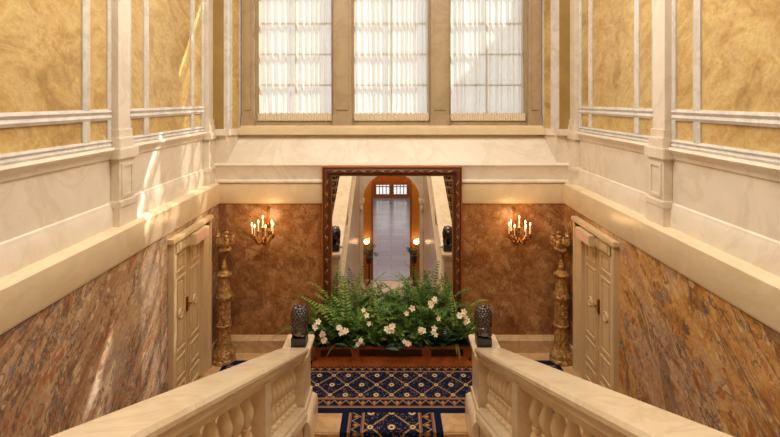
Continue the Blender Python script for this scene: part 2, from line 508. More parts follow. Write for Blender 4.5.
DOOR = {-1: (1.04, 1.262), 1: (1.022, 1.25)}
for s in (-1, 1):
    nm = SIDE[s]
    # veined marble lower wall, with a doorway at the landing
    mb = hole_wall(s, 232, 262, DREAR, DB + .06, 138, HLOW, DOOR[s][0] + .018, DOOR[s][1] - .042, 163)
    ubox(mb, s, 232, 262, DOOR[s][0] + .018, DOOR[s][1] - .042, 336, HLOW)
    w = mb.build('wall_' + nm, 'breccia_left' if s < 0 else 'breccia_right'); structure(w)
    # upper wall core
    mb = MB(); ubox(mb, s, 246, 262, DREAR, DB + .12, HTOP, 112); mb.build('upper_wall', 'cream', w)
    # ledge with its tall fascia
    mb = MB(); run(mb, s, [(262, 110), (232, 110), (229.5, 112), (229.5, 136), (230.5, 138.5), (262, 138.5)], DREAR, DB)
    trim(mb, 'ledge')
    pil = [(-.30, -.245), (.44, .495), (.867, .922), (1.295, DB)]
    bays = [(-.245, .44), (.495, .867), (.922, 1.295)]
    # dado mouldings per bay
    for d0, d1 in bays:
        mb = MB()
        run(mb, s, [(246, 41), (240.5, 41), (239, 43), (240, 45.5), (241.5, 47), (242.5, 51), (244, 52), (244, 89), (242.5, 90), (242, 93), (241, 95), (241, 110), (246, 110)], d0, d1)
        trim(mb, 'cream')
        # frame of pale marble bars and yellow panels
        fr = MB()
        bar = lambda D0, D1, H0, H1: run(fr, s, [(246, H0), (243.2, H0), (242.2, H0 + (H1 - H0) * .25), (243.4, H0 + (H1 - H0) * .5), (242.2, H0 + (H1 - H0) * .75), (243.2, H1), (246, H1)], D0, D1)
        bar(d0, d1, 34, 41); bar(d0, d1, 8, 17.5); bar(d0, d1, -262, -254)
        e0, e1 = d0 + .012, d1 - .004
        n0, n1 = d0 + .062, d1 - .060
        st = .019
        def upright(D0, D1):
            for H0, H1 in ((-254, 8), (17.5, 34)):
                mid = (D0 + D1) / 2
                a = [P(s * 246, D0, 0), P(s * 243.2, D0, 0), P(s * 242.2, D0 * .75 + D1 * .25, 0), P(s * 243.4, mid, 0), P(s * 242.2, D0 * .25 + D1 * .75, 0), P(s * 243.2, D1, 0), P(s * 246, D1, 0)]
                for p in a: p.z = Z(H1)
                fr.prism(a, (0, 0, (H1 - H0) * S))
        upright(d0, e0); upright(n0, n0 + st); upright(n1 - st, n1); upright(e1 - .006, d1)
        trim(fr, 'white')
        for a, b in ((e0, n0), (n0 + st, n1 - st), (n1, e1 - .006)):
            for H0, H1 in ((-254, 8), (17.5, 34)):
                pb = MB(); ubox(pb, s, 244.6, 246.2, a, b, H0, H1); pb.build('marble_panel', 'siena', w)
    for i, (d0, d1) in enumerate(pil):
        mb = MB()
        last = d1 >= DB - .001
        ex = .008
        def lay(X, e, H0, H1, bev=0):
            ubox(mb, s, 250, X, d0 + e, DB if last else d1 - e, H0, H1, bev)
        lay(239, ex, HTOP, 36)                       # shaft
        lay(237.5, ex * .6, 26, 40); lay(236, ex * .25, 33, 44, .01); lay(234, -.006, 42, 52, .012)  # flared foot and cap
        lay(236.5, ex * .15, 50, 90)                 # pedestal die
        lay(234.5, -.004, 88, 94, .01); lay(235, -.002, 94, 110)
        # panel moulding on the pedestal
        if not last:
            for a, b, h0, h1 in ((d0 + .008, d1 - .008, 56, 58.5), (d0 + .008, d1 - .008, 83, 85.5), (d0 + .008, d0 + .014, 58.5, 83), (d1 - .014, d1 - .008, 58.5, 83)):
                ubox(mb, s, 238, 235.4, a, b, h0, h1)
        trim(mb, 'cream')
    # baseboard on the landing
    mb = MB(); ubox(mb, s, 233, 229.5, .93, DOOR[s][0] - .008, 316, 336, .008); ubox(mb, s, 233, 229.5, DOOR[s][1] + .005, DB, 316, 336, .008)
    structure(mb.build('baseboard_' + nm, 'floor'))

# ------------------------------------------------------------------ back wall
mb = MB()
mb.box(-262 * S, 262 * S, Y(DB), Y(DB) + .5, Z(HLOW), Z(138))
wb = structure(mb.build('wall_back', 'breccia_back'))
mb = MB()
for xx in (-172, -96, 96, 172):          # slab seams
    mb.box(xx * S - .004, xx * S + .004, Y(DB) - .002, Y(DB) + .02, Z(316), Z(138))
mb.build('slab_seam', 'wood', wb)
# fascia, base moulding, sloping sill
mb = MB()
prof = [(DB + .05, 110), (DB, 110), (DB - .006, 111.5), (DB - .006, 136), (DB - .003, 138.5), (DB + .05, 138.5)]
mb.prism([P(-232, d, h) for d, h in prof], (464 * S, 0, 0)); trim(mb, 'ledge')
mb = MB()
prof = [(DB + .06, 84), (DB - .001, 84), (DB - .008, 87), (DB - .004, 90), (DB - .004, 106), (DB - .01, 108), (DB - .01, 110), (DB + .06, 110)]
mb.prism([P(-240, d, h) for d, h in prof], (480 * S, 0, 0)); trim(mb, 'cream')
mb = MB()
pts = [P(-221, DB, 84), P(-221, DB + .09, 84), P(-212, DB + .09, 44), P(-212, DW - .01, 48)]
mb.hexa([P(-221, DB, 84), P(221, DB, 84), P(221, DB + .09, 84), P(-221, DB + .09, 84),
         P(-211, DW - .008, 48), P(211, DW - .008, 48), P(211, DB + .09, 48), P(-211, DB + .09, 48)])
trim(mb, 'cream')
# returns beside the recess (dado, strip of yellow marble, splayed jambs)
for s in (-1, 1):
    nm = SIDE[s]
    mb = MB()
    ubox(mb, s, 221.6, 250, DB, DB + .09, 47, 86)
    ubox(mb, s, 221.6, 250, DB + .004, DB + .09, HTOP, 46.5)
    mb.build('return_wall', 'cream', wb)
    mb = MB(); ubox(mb, s, 222, 246, DB + .001, DB + .0045, HTOP, 39); mb.build('marble_panel', 'ochre_shaded', wb)
    mb = MB()
    def jamb(mb, t0, t1, H0, H1, off=0.0):
        # slab on the splayed reveal between t0 and t1 (0 front, 1 back)
        def q(t, o, h): 
            return P(s * (221 - 11 * t - o), DB + (DW - DB) * t, h)
        mb.hexa([q(t0, -4, H1), q(t1, -4, H1), q(t1, off, H1), q(t0, off, H1), q(t0, -4, H0), q(t1, -4, H0), q(t1, off, H0), q(t0, off, H0)])
    jamb(mb, .02, 1, HTOP, 40, 0); jamb(mb, .02, 1, 46, 86, 0); mb.build('reveal', 'cream', wb)
    mb = MB(); jamb(mb, .01, .30, HTOP, 39.5, 1.2); jamb(mb, .74, .99, HTOP, 39.5, 1.2); trim(mb, 'white')
    mb = MB(); jamb(mb, .29, .75, HTOP, 39.7, .5); mb.build('marble_panel', 'siena', wb)
    # dado cap wrapping the corner
    mb = MB(); ubox(mb, s, 220.3, 238, DB - .012, DB + .05, 39, 48, .012); jamb(mb, .03, .985, 39.3, 47.7, 3); trim(mb, 'cream')

# window wall
XW = [(-189, -82.5), (-54, 53.5), (81.5, 189)]
HWB, HWT = 30, -238
mb = MB()
def wbx(x0, x1, d0, d1, h0, h1, bev=0): mb.box(x0 * S, x1 * S, Y(d0), Y(d1), Z(max(h0, h1)), Z(min(h0, h1)), bev)
edges = [-262, -189, -82.5, -54, 53.5, 81.5, 189, 262]
for i in range(0, 8, 2): wbx(edges[i], edges[i + 1], DW, DW + .032, HTOP, 60)
for a, b in XW:
    wbx(a, b, DW, DW + .032, HTOP, HWT); wbx(a, b, DW, DW + .032, HWB, 60)
mb.build('window_wall', 'taupe', wb)
for x0, x1 in ((-209, -192), (-81, -56), (55, 80), (191, 209)):
    mb = MB()
    wbx(x0, x1, DW - .016, DW, HTOP, 37.5, .008)
    wbx(x0 - 1.2, x1 + 1.2, DW - .02, DW, 22, 37.2, .01)
    wbx(x0 + 4, x1 - 4, DW - .019, DW - .015, HTOP, 14, .006)
    trim(mb, 'taupe')
mb = MB(); wbx(-212, 212, DW - .03, DW + .01, 38, 48.5, .012); wbx(-210, 210, DW - .0235, DW, 35.5, 39, .006); trim(mb, 'ledge')
for i, (a, b) in enumerate(XW):
    root = structure(empty('window_%d' % (i + 1), P((a + b) / 2, DW + .03, HWB)))
    o = root.location
    def lx(mb, x0, x1, d0, d1, h0, h1, bev=0):
        mb.box(x0 * S - o.x, x1 * S - o.x, Y(d0) - o.y, Y(d1) - o.y, Z(max(h0, h1)) - o.z, Z(min(h0, h1)) - o.z, bev)
    fr = MB()
    for x0, x1, h0, h1 in ((a, a + 2.5, HWT, HWB), (b - 2.5, b, HWT, HWB), (a, b, HWB - 5, HWB), (a, b, HWT, HWT + 5)):
        lx(fr, x0, x1, DW + .003, DW + .03, h0, h1)
    fr.build('frame', 'taupe', root)
    mu = MB()
    h = HWB - 51
    k = 0
    while h > HWT:
        lx(mu, a, b, DW + .008, DW + .018, h - 1.1, h + 1.1); h -= 43.7
    for t in (.5,):
        xm = a + (b - a) * t
        lx(mu, xm - 1, xm + 1, DW + .0085, DW + .0175, HWT, HWB)
    mu.build('glazing_bars', 'taupe', root)
    g = MB(); lx(g, a, b, DW + .022, DW + .0225, HWT, HWB); g.build('pane', 'glass', root)
    # sheer curtain gathered on rods
    lab = ['leftmost sheer white curtain gathered over the tall window beside the sunlit wall',
           'middle sheer white curtain hanging in the window above the gilt mirror',
           'rightmost sheer white curtain crossed by a diagonal shadow edge'][i]
    cu = tag(empty('sheer_curtain', P((a + b) / 2, DW - .002, HWB)), lab, 'curtain', 'sheer curtains at the tall windows')
    c0 = cu.location
    mbc = MB(); bm = mbc.bm
    r2 = random.Random(20 + i)
    NX, hs = 230, [27.5, 24, 20, 15, 5, -20, -60, -100, -140, -180, -196, -201]
    x0, x1 = a + 1.2, b - 1.2
    ph = []
    x = 0; 
    knots = []
    t = 0
    while t < 1.02:
        knots.append(t); t += r2.uniform(.045, .10)
    amps = [r2.uniform(.5, 1.0) for _ in knots]
    grid = []
    for hi in hs:
        row = []
        for kx in range(NX + 1):
            t = kx / NX
            j = max(n for n in range(len(knots)) if knots[n] <= t + 1e-9)
            nxt = knots[j + 1] if j + 1 < len(knots) else knots[j] + .05
            q = (t - knots[j]) / (nxt - knots[j])
            f = math.sin(PI * q) ** 1.0 * amps[j]
            fine = .12 * math.sin(t * 230 + i)
            sc_ = .5 if hi > 18 else (.8 if hi > 0 else 1.0)
            yy = -(f + fine * (3.0 if hi > 18 else .6)) * .085 * sc_
            sway = .6 * math.sin(hi * .02 + t * 7)
            row.append(bm.verts.new((( x0 + (x1 - x0) * t + sway) * S - c0.x, yy + .045, Z(hi) - c0.z)))
        grid.append(row)
    for r in range(len(hs) - 1):
        for k in range(NX): bm.faces.new((grid[r][k], grid[r][k + 1], grid[r + 1][k + 1], grid[r + 1][k]))
    mbc.build('voile', 'sheer', cu, ang=80, keep=True)
    hm = MB(); rows = []
    for hi, am in ((18.5, .006), (22, .012), (25, .004), (27.5, .014), (29, .016)):
        row = []
        for kx in range(NX + 1):
            t = kx / NX
            row.append(hm.bm.verts.new(((x0 + (x1 - x0) * t) * S - c0.x, -.022 + am * math.sin(t * 210 + i + .8 * math.sin(t * 37)), Z(hi) - c0.z + .012 * math.sin(t * 83 + i) * (hi < 20))))
        rows.append(row)
    for r in range(len(rows) - 1):
        for k in range(NX): hm.bm.faces.new((rows[r][k], rows[r][k + 1], rows[r + 1][k + 1], rows[r + 1][k]))
    hm.build('gathered_hem', 'hem', cu, ang=80, keep=True)
    for hh in (25.5, -200):
        rd = MB(); rd.tube([Vector(((a + .4) * S, Y(DW) - .0, Z(hh))) - c0, Vector(((b - .4) * S, Y(DW), Z(hh))) - c0], .008)
        rd.build('curtain_rod', 'brass', cu)

# baseboard of the back wall
mb = MB()
prof = [(DB, 336), (DB - .012, 336), (DB - .012, 320), (DB - .006, 317), (DB - .002, 314.5), (DB, 314.5)]
mb.prism([P(-230, d, h) for d, h in prof], (460 * S, 0, 0)); structure(mb.build('baseboard_back', 'floor'))

# ------------------------------------------------------------------ landing, stairs, lower hall
DE = 1.014       # edge of the landing
mb = MB()
mb.box(-262 * S, 262 * S, Y(DE), Y(DB) + .1, -.35, 0)
mb.box(-240 * S, -104 * S, Y(.92), Y(DE), -.35, 0); mb.box(104 * S, 240 * S, Y(.92), Y(DE), -.35, 0)
mb.box(-84 * S, 84 * S, Y(DE) - .03, Y(DE) + .02, -.045, 0, .012)
structure(mb.build('floor', 'floor'))
# middle flight going down under the camera
NS = 15; rise = (Z(336) - Z(HLOW)) / NS; tread = .30
mb = MB()
for k in range(1, NS):
    z = -rise * k
    mb.box(-84 * S, 84 * S, Y(DE) - tread * k, Y(DE) + .0, Z(HLOW), z)
structure(mb.build('stair_flight', 'floor'), 'pale stone flight descending from the landing between the balustrades')
# lower hall floor
mb = MB(); mb.box(-262 * S, 262 * S, Y(-.205), Y(DE), Z(HLOW) - .2, Z(HLOW))
structure(mb.build('floor_lower', 'floor'))
YF = Y(-2.62)
mb = MB(); mb.box(-4.6, 4.6, YF - .3, Y(-.245), Z(HLOW) - .2, Z(HLOW)); structure(mb.build('floor_hall', 'hall_floor'))
mb = MB(); mb.box(-56 * S, 56 * S, Y(-.275), Y(-.205), Z(HLOW) - .2, Z(HLOW) + .012); trim(mb, 'grey_step')
# arch wall under the gallery
def archwall(y0, y1, R, hs, xw, ztop, zbot, mat, name):
    mb = MB(); n = 20
    zs = Z(hs)
    for sgn in (-1, 1):
        mb.box(min(sgn * R, sgn * xw), max(sgn * R, sgn * xw), y0, y1, zbot, ztop)
    for k in range(n):
        a0, a1 = PI * k / n, PI * (k + 1) / n
        x0, z0, x1, z1 = R * math.cos(a0), zs + R * math.sin(a0), R * math.cos(a1), zs + R * math.sin(a1)
        mb.hexa([(x0, y0, z0), (x1, y0, z1), (x1, y1, z1), (x0, y1, z0), (x0, y0, ztop), (x1, y0, ztop), (x1, y1, ztop), (x0, y1, ztop)])
    return structure(mb.build(name, mat))
YA0, YA1 = Y(-.045), Y(0)
archwall(YA0, YA1, 76 * S, 268, 240 * S, Z(150), Z(HLOW), 'cream', 'wall_arch')
mb = MB(); n = 24                      # archivolt and imposts
for k in range(n):
    a0, a1 = PI * k / n, PI * (k + 1) / n
    for r0, r1, yy in ((76, 80, .05), (80, 84, .03)):
        q = lambda r, a, y: (r * S * math.cos(a), y, Z(268) + r * S * math.sin(a))
        mb.hexa([q(r0, a0, YA1 - .02), q(r0, a1, YA1 - .02), q(r1, a1, YA1 - .02), q(r1, a0, YA1 - .02), q(r0, a0, YA1 + yy), q(r0, a1, YA1 + yy), q(r1, a1, YA1 + yy), q(r1, a0, YA1 + yy)])
for sg in (-1, 1):
    ubox(mb, sg, 73, 86, -.05, .014, 264, 274, .01)
    ubox(mb, sg, 75, 83, -.002, .006, 274, 512)
    mb.ball(P(sg * 80, .012, 286), .07, 2, (.8, .6, 1.6))
    ubox(mb, sg, 73, 86, -.05, .012, 496, 516, .01)
trim(mb, 'cream')
# doorway wall behind it
YD0, YD1 = Y(-.245), Y(-.215)
mb = MB()
for sg in (-1, 1): mb.box(min(sg * 56, sg * 262) * S, max(sg * 56, sg * 262) * S, YD0, YD1, Z(HLOW), Z(150))
structure(mb.build('wall_doorway', 'golden'))
mb = MB(); mb.box(-56 * S, 56 * S, YD0, YD1, Z(243), Z(150)); mb.box(-56 * S, 56 * S, YD1, YD1 + .04, Z(243), Z(232)); trim(mb, 'lintel')
mb = MB()
for sg in (-1, 1): ubox(mb, sg, 53, 58, -.25, -.21, 243, 514)
trim(mb, 'lintel')
# gallery slab (the camera stands on it) and upper closing walls
mb = MB(); mb.box(-262 * S, 262 * S, Y(DREAR), Y(.03), Z(150), Z(117)); structure(mb.build('floor_gallery', 'floor'))
mb = MB(); mb.box(-262 * S, 262 * S, Y(DREAR) - .3, Y(DREAR), Z(150), Z(HTOP)); structure(mb.build('wall_rear', 'plaster'))
mb = MB(); mb.box(-262 * S, 262 * S, Y(DREAR) - .3, Y(DW) + .19, Z(HTOP), Z(HTOP) + .2); structure(mb.build('ceiling', 'plaster'))
# far hall shell
mb = MB()
for sg in (-1, 1): mb.box(min(sg * 4.4, sg * 4.6), max(sg * 4.4, sg * 4.6), YF - .3, YD0, Z(HLOW), Z(150))
for x0, x1 in ((-4.6, -82 * S), (-10 * S, 10 * S), (82 * S, 4.6)): mb.box(x0, x1, YF - .3, YF, Z(HLOW), Z(150))
for x0, x1 in ((-82, -10), (10, 82)):
    mb.box(x0 * S, x1 * S, YF - .3, YF, Z(HLOW), Z(500)); mb.box(x0 * S, x1 * S, YF - .3, YF, Z(330), Z(150))
for sg in (-1, 1): mb.box(min(sg * 262 * S, sg * 4.6), max(sg * 262 * S, sg * 4.6), YD0, YD0 + .1, Z(HLOW), Z(150))
structure(mb.build('wall_hall', 'lintel'))
mb = MB(); mb.box(-4.6, 4.6, YF - .3, YD0 + .1, Z(165), Z(150) - .01); structure(mb.build('ceiling_hall', 'plaster'))
for i, sg in enumerate((-1, 1)):
    root = structure(empty('window_%d' % (i + 4), (sg * 46 * S, YF - .1, Z(500))))
    o = root.location
    fr = MB()
    for k in range(5):
        x = -36 * S + k * 18 * S; fr.box(x - .03, x + .03, -.03, .03, 0, 170 * S)
    for k in range(5):
        z = k * 42.5 * S; fr.box(-36 * S, 36 * S, -.03, .03, z - .03, z + .03)
    fr.build('glazing_bars', 'wood', root)
    g = MB(); g.box(-36 * S, 36 * S, -.004, .004, 0, 170 * S); g.build('pane', 'glass', root)

# side flights, rising along the walls to the gallery
NR = 18; ds0, ds1 = .925, .03
rz = (Z(117) - 0) / NR; td = (ds0 - ds1) / (NR - 1)
for s in (-1, 1):
    mb = MB(); rn = MB(); rod = MB()
    uvl = rn.bm.loops.layers.uv.new('UVMap')
    vlen = 0
    for k in range(NR):
        yb = Y(ds0 - td * k); ye = Y(ds0 - td * (k + 1)) if k < NR - 1 else Y(.03) - .0
        z1 = rz * (k + 1)
        if k < NR - 1:
            a, b = sorted((s * 103 * S, s * 234 * S))
            mb.box(a, b, Y(.0), yb, z1 - rz if k else -.02, z1)
        a, b = sorted((s * 118 * S, s * 218 * S))
        for q in ([(a, yb + .006, z1 - rz + .006), (b, yb + .006, z1 - rz + .006), (b, yb + .006, z1 + .006), (a, yb + .006, z1 + .006)],
                  [(a, yb + .006, z1 + .006), (b, yb + .006, z1 + .006), (b, ye + .006, z1 + .006), (a, ye + .006, z1 + .006)]):
            f = rn.bm.faces.new([rn.bm.verts.new(p) for p in q])
            L = (Vector(q[2]) - Vector(q[1])).length
            for lp, (uu, vv) in zip(f.loops, ((-50 * S, vlen), (50 * S, vlen), (50 * S, vlen + L), (-50 * S, vlen + L))): lp[uvl].uv = (uu, vv)
            vlen += L
        rod.tube([(a - .05, yb + .02, z1 - rz + .02), (b + .05, yb + .02, z1 - rz + .02)], .012, 6)
    structure(mb.build('stair_flight', 'floor'), 'stone flight rising along the %s wall, seen in the mirror' % SIDE[s])
    ru = tag(empty('stair_runner', (0, 0, 0)), 'dark blue runner on the stairs along the %s wall, glimpsed in the mirror' % SIDE[s], 'carpet', 'stair runners')
    rn.build('carpet', runner_mat(50 * S), ru, smooth=False, keep=True)
    rod.build('stair_rods', 'brass', ru)['kind'] = 'stuff'

# ------------------------------------------------------------------ carpets
y_far, y_near = Y(1.287), Y(1.073)
mb = MB(); uvl = mb.bm.loops.layers.uv.new('UVMap')
hw = 213 * S
mb.box(-hw, hw, y_near, y_far, 0, .012)
for f in mb.bm.faces:
    for lp in f.loops: lp[uvl].uv = (lp.vert.co.x, lp.vert.co.y)
lc = landing_carpet_mat(hw, y_near, (Y(1.089), Y(1.1257), Y(1.232), Y(1.262)), Y(1.177))
tag(mb.build('landing_carpet', lc, smooth=False), 'wide navy carpet with gold diamond lattice lying across the landing', 'carpet')
mb = MB(); uvl = mb.bm.loops.layers.uv.new('UVMap')
rw = 52.5 * S
path = [(y_near - .002, .010), (Y(DE) - .034, .010)]
for k in range(1, NS):
    yk = Y(DE) - tread * (k - 1); z = -rise * k
    path += [(yk - .036 if k == 1 else yk - .008, z + .008), (yk - tread - .008, z + .008)]
path.append((path[-1][0], Z(HLOW) + .005))
vl = 0
for (ya, za), (yb, zb) in zip(path[:-1], path[1:]):
    L = math.hypot(yb - ya, zb - za)
    f = mb.bm.faces.new([mb.bm.verts.new(p) for p in ((-rw, ya, za), (rw, ya, za), (rw, yb, zb), (-rw, yb, zb))])
    for lp, (uu, vv) in zip(f.loops, ((-rw, vl), (rw, vl), (rw, vl + L), (-rw, vl + L))): lp[uvl].uv = (uu, vv)
    vl += L
tag(mb.build('stair_runner', runner_mat(rw), smooth=False, keep=True), 'navy patterned runner coming up the middle stairs to the landing carpet', 'carpet', 'stair runners')

# ------------------------------------------------------------------ balustrades
def HR(D): return 247 - 206 * (1 - D) if D < 1 else 247
balu_prof = [(.060, 0), (.060, .03), (.072, .04), (.074, .055), (.06, .07), (.045, .085), (.058, .12), (.066, .155), (.056, .195), (.036, .225), (.033, .24), (.048, .25), (.048, .262), (.036, .275),
             (.052, .315), (.072, .365), (.070, .41), (.052, .47), (.036, .52), (.036, .535), (.050, .545), (.050, .56), (.062, .57), (.062, .60)]
def balustrade(s):
    root = tag(empty('balustrade', P(s * 94, 1.0, 336)), 'pale marble balustrade on the %s of the stairs, running down to a lion newel' % SIDE[s], 'balustrade', 'marble stair balustrades')
    o = root.location.copy()
    def Q(X, D, H): return P(s * X, D, H) - o
    def sl(mb, prof, D0, D1):
        """profile (X, dH below rail line), swept along the slope"""
        a = [Q(x, D0, HR(D0) + h) for x, h in prof]; b = [Q(x, D1, HR(D1) + h) for x, h in prof]
        va = [mb.bm.verts.new(p) for p in a]; vb = [mb.bm.verts.new(p) for p in b]; n = len(va)
        mb.bm.faces.new(va); mb.bm.faces.new(vb[::-1])
        for i in range(n): mb.bm.faces.new((va[i], vb[i], vb[(i + 1) % n], va[(i + 1) % n]))
    rail = MB()
    prof = [(82.5, 0), (107.5, 0), (108.5, 2), (108.5, 4), (106, 6), (105, 9), (103.5, 11), (103, 14.5), (87, 14.5), (86.5, 11), (85, 9), (84, 6), (81.5, 4), (81.5, 2)]
    sl(rail, prof, .0, .985)
    rail.build('handrail', 'rail', root, ang=25)
    base = MB()
    prof = [(85, 57), (105, 57), (107, 59), (107, 61), (109, 63), (109, 70), (81, 70), (81, 63), (83, 61), (83, 59)]
    sl(base, prof, .0, .965)
    base.build('base_rail', 'rail', root, ang=25)
    st = MB()                              # solid string wall below
    pr = lambda D, h: Q(84, D, h)
    a = [Q(84, 0, HR(0) + 69), Q(84, .965, HR(.965) + 69), Q(84, .965, HLOW), Q(84, 0, HLOW)]
    st.prism(a, (s * 22 * S, 0, 0))
    st.build('string_wall', 'rail', root, ang=25)
    nw = MB()                              # newel pier with cap and plinth
    def nb(X0, X1, D0, D1, H0, H1, bev=0):
        p, q = Q(X0, D0, H1), Q(X1, D1, H0)
        nw.box(min(p.x, q.x), max(p.x, q.x), p.y, q.y, p.z, q.z, bev)
    nb(84.5, 105.5, .97, 1.045, 250, 336)
    nb(81, 109, .962, 1.056, 247, 252, .012); nb(83, 107, .966, 1.05, 252, 258, .015)
    nb(83, 107, .966, 1.05, 300, 336); 
    nb(87.5, 102.5, 1.043, 1.048, 266, 292, .01)
    nb(84, 106, .965, 1.0, 336, HLOW)
    nw.build('newel', 'rail', root, ang=25)
    sk = MB()                              # scrolled plinth block at the foot of the newel
    arc = [Q(83.5, 1.052, 336), Q(83.5, 1.052, 307)]
    for k in range(7):
        t = k / 6; arc.append(Q(83 - 5.5 * math.sin(t * PI / 2), 1.052, 307 + 8 * (1 - math.cos(t * PI / 2))))
    arc.append(Q(77.5, 1.052, 336))
    sk.prism(arc, (0, -(1.052 - .955) * DM, 0))
    sk.build('newel_plinth', 'rail', root, ang=30)
    groups = [(.706, .962), (.372, .675), (.034, .34)]
    for d0, d1 in ((.675, .706), (.34, .372), (0, .034)):
        po = MB()
        a = [Q(85, d0, HR(d0) + 12), Q(85, d1, HR(d1) + 12), Q(85, d1, HR(d1) + 60), Q(85, d0, HR(d0) + 60)]
        po.prism(a, (s * 20 * S, 0, 0))
        po.build('post', 'rail', root, ang=25)
    for d0, d1 in groups:
        n = 8 if d0 > .7 else 7
        for k in range(n):
            D = d0 + (d1 - d0) * (k + .5) / n
            top, bot = HR(D) + 14, HR(D) + 57.5
            hgt = (bot - top) * S
            bl = MB()
            bl.lathe([(r * .94, z * hgt / .60) for r, z in balu_prof], 18)
            ex = 6.0 * 206 / FPX * .5 * S
            bl.box(-.066, .066, -.066, .066, -.035, .03, .004); bl.box(-.062, .062, -.062, .062, hgt - .03, hgt + .03, .004)
            bl.build('baluster', 'rail', root, loc=Q(95, D, bot), ang=50)
    return root
balustrade(-1); balustrade(1)

# ------------------------------------------------------------------ lions
def lion_mesh():
    mb = MB()
    B = mb.ball
    B((0, -.04, .085), .092, 2, (1.08, 1.0, 1.05))            # rump
    B((0, .0, .16), .085, 2, (.95, .95, 1.3))                # back and chest
    B((0, .045, .17), .07, 2, (.95, .8, 1.3))
    for s in (-1, 1):
        B((s * .066, -.02, .07), .066, 2, (.72, 1.25, 1.05))     # thigh
        mb.tube([(s * .078, .03, .02), (s * .078, .10, .018)], .022, 8)
        B((s * .078, .105, .02), .026, 2, (1, 1.2, .8))
        mb.tube([(s * .042, .075, .19), (s * .044, .09, .10), (s * .044, .095, .02)], .03, 8, .022)
        B((s * .044, .115, .02), .028, 2, (1, 1.3, .75))
        B((s * .066, .03, .392), .026, 2, (1, .6, 1.1))       # ears
    B((0, .03, .30), .105, 3, (1.0, .95, 1.05))              # mane mass
    B((0, .02, .23), .095, 2, (1.05, 1.0, 1.2))
    B((0, .08, .315), .068, 2, (.95, .9, 1.1))               # face
    B((0, .135, .295), .042, 2, (1.0, .9, .8))               # muzzle
    B((0, .165, .308), .016, 2, (1.2, .8, .8))               # nose
    B((0, .13, .268), .028, 2, (1, .9, .7))                  # jaw
    for s in (-1, 1): B((s * .028, .132, .335), .013, 2)
    # curls of the mane
    r = random.Random(3)
    for row in range(9):
        z = .145 + row * .029
        cz = .29
        rad = .112 * (math.sqrt(max(.12, 1 - ((z - .25) / .165) ** 2)) if z > .25 else 1.0 - (.25 - z) * .45)
        n = max(5, int(2 * PI * rad / .042))
        for k in range(n):
            a = 2 * PI * (k + .5 * (row % 2)) / n
            x, y = rad * math.sin(a), .022 - rad * math.cos(a)
            if y > (.085 if z > .2 else .05): continue
            B((x, y, z), .022 + r.uniform(-.003, .003), 1, (.9, .9, 1.15))
    B((0, .01, .395), .035, 2)
    mb.tube([(.05, -.11, .03), (.09, -.07, .03), (.105, .0, .03), (.1, .05, .035)], .016, 8, .02)
    me = bpy.data.meshes.new('tmp'); mb.bm.to_mesh(me); mb.bm.free()
    o = bpy.data.objects.new('tmp', me); col.objects.link(o)
    md = o.modifiers.new('r', 'REMESH'); md.mode = 'VOXEL'; md.voxel_size = .0055
    m2 = o.modifiers.new('s', 'SMOOTH'); m2.iterations = 2; m2.factor = .4
    dg = bpy.context.evaluated_depsgraph_get(); dg.update()
    out = bpy.data.meshes.new_from_object(o.evaluated_get(dg))
    bpy.data.objects.remove(o)
    out.name = 'lion_body'
    out.materials.clear(); out.materials.append(M['bronze'])
    out.shade_smooth()
    return out
lion_me = lion_mesh()
PH = 10.5 * S
for s in (-1, 1):
    root = tag(empty('lion_statue', P(s * 92.5, 1.006, 247)), 'small black seated lion statue on the %s balustrade newel, its back to us' % SIDE[s], 'statue', 'lion statues on the newels')
    pl = MB(); pl.box(-.098, .098, -.098, .125, 0, PH, .006); pl.build('plinth', 'plinth', root)
    b = bpy.data.objects.new('lion_body', lion_me); col.objects.link(b); b.parent = root; b.location = (0, 0, PH - .004); b.scale = (.98, .92, .98)

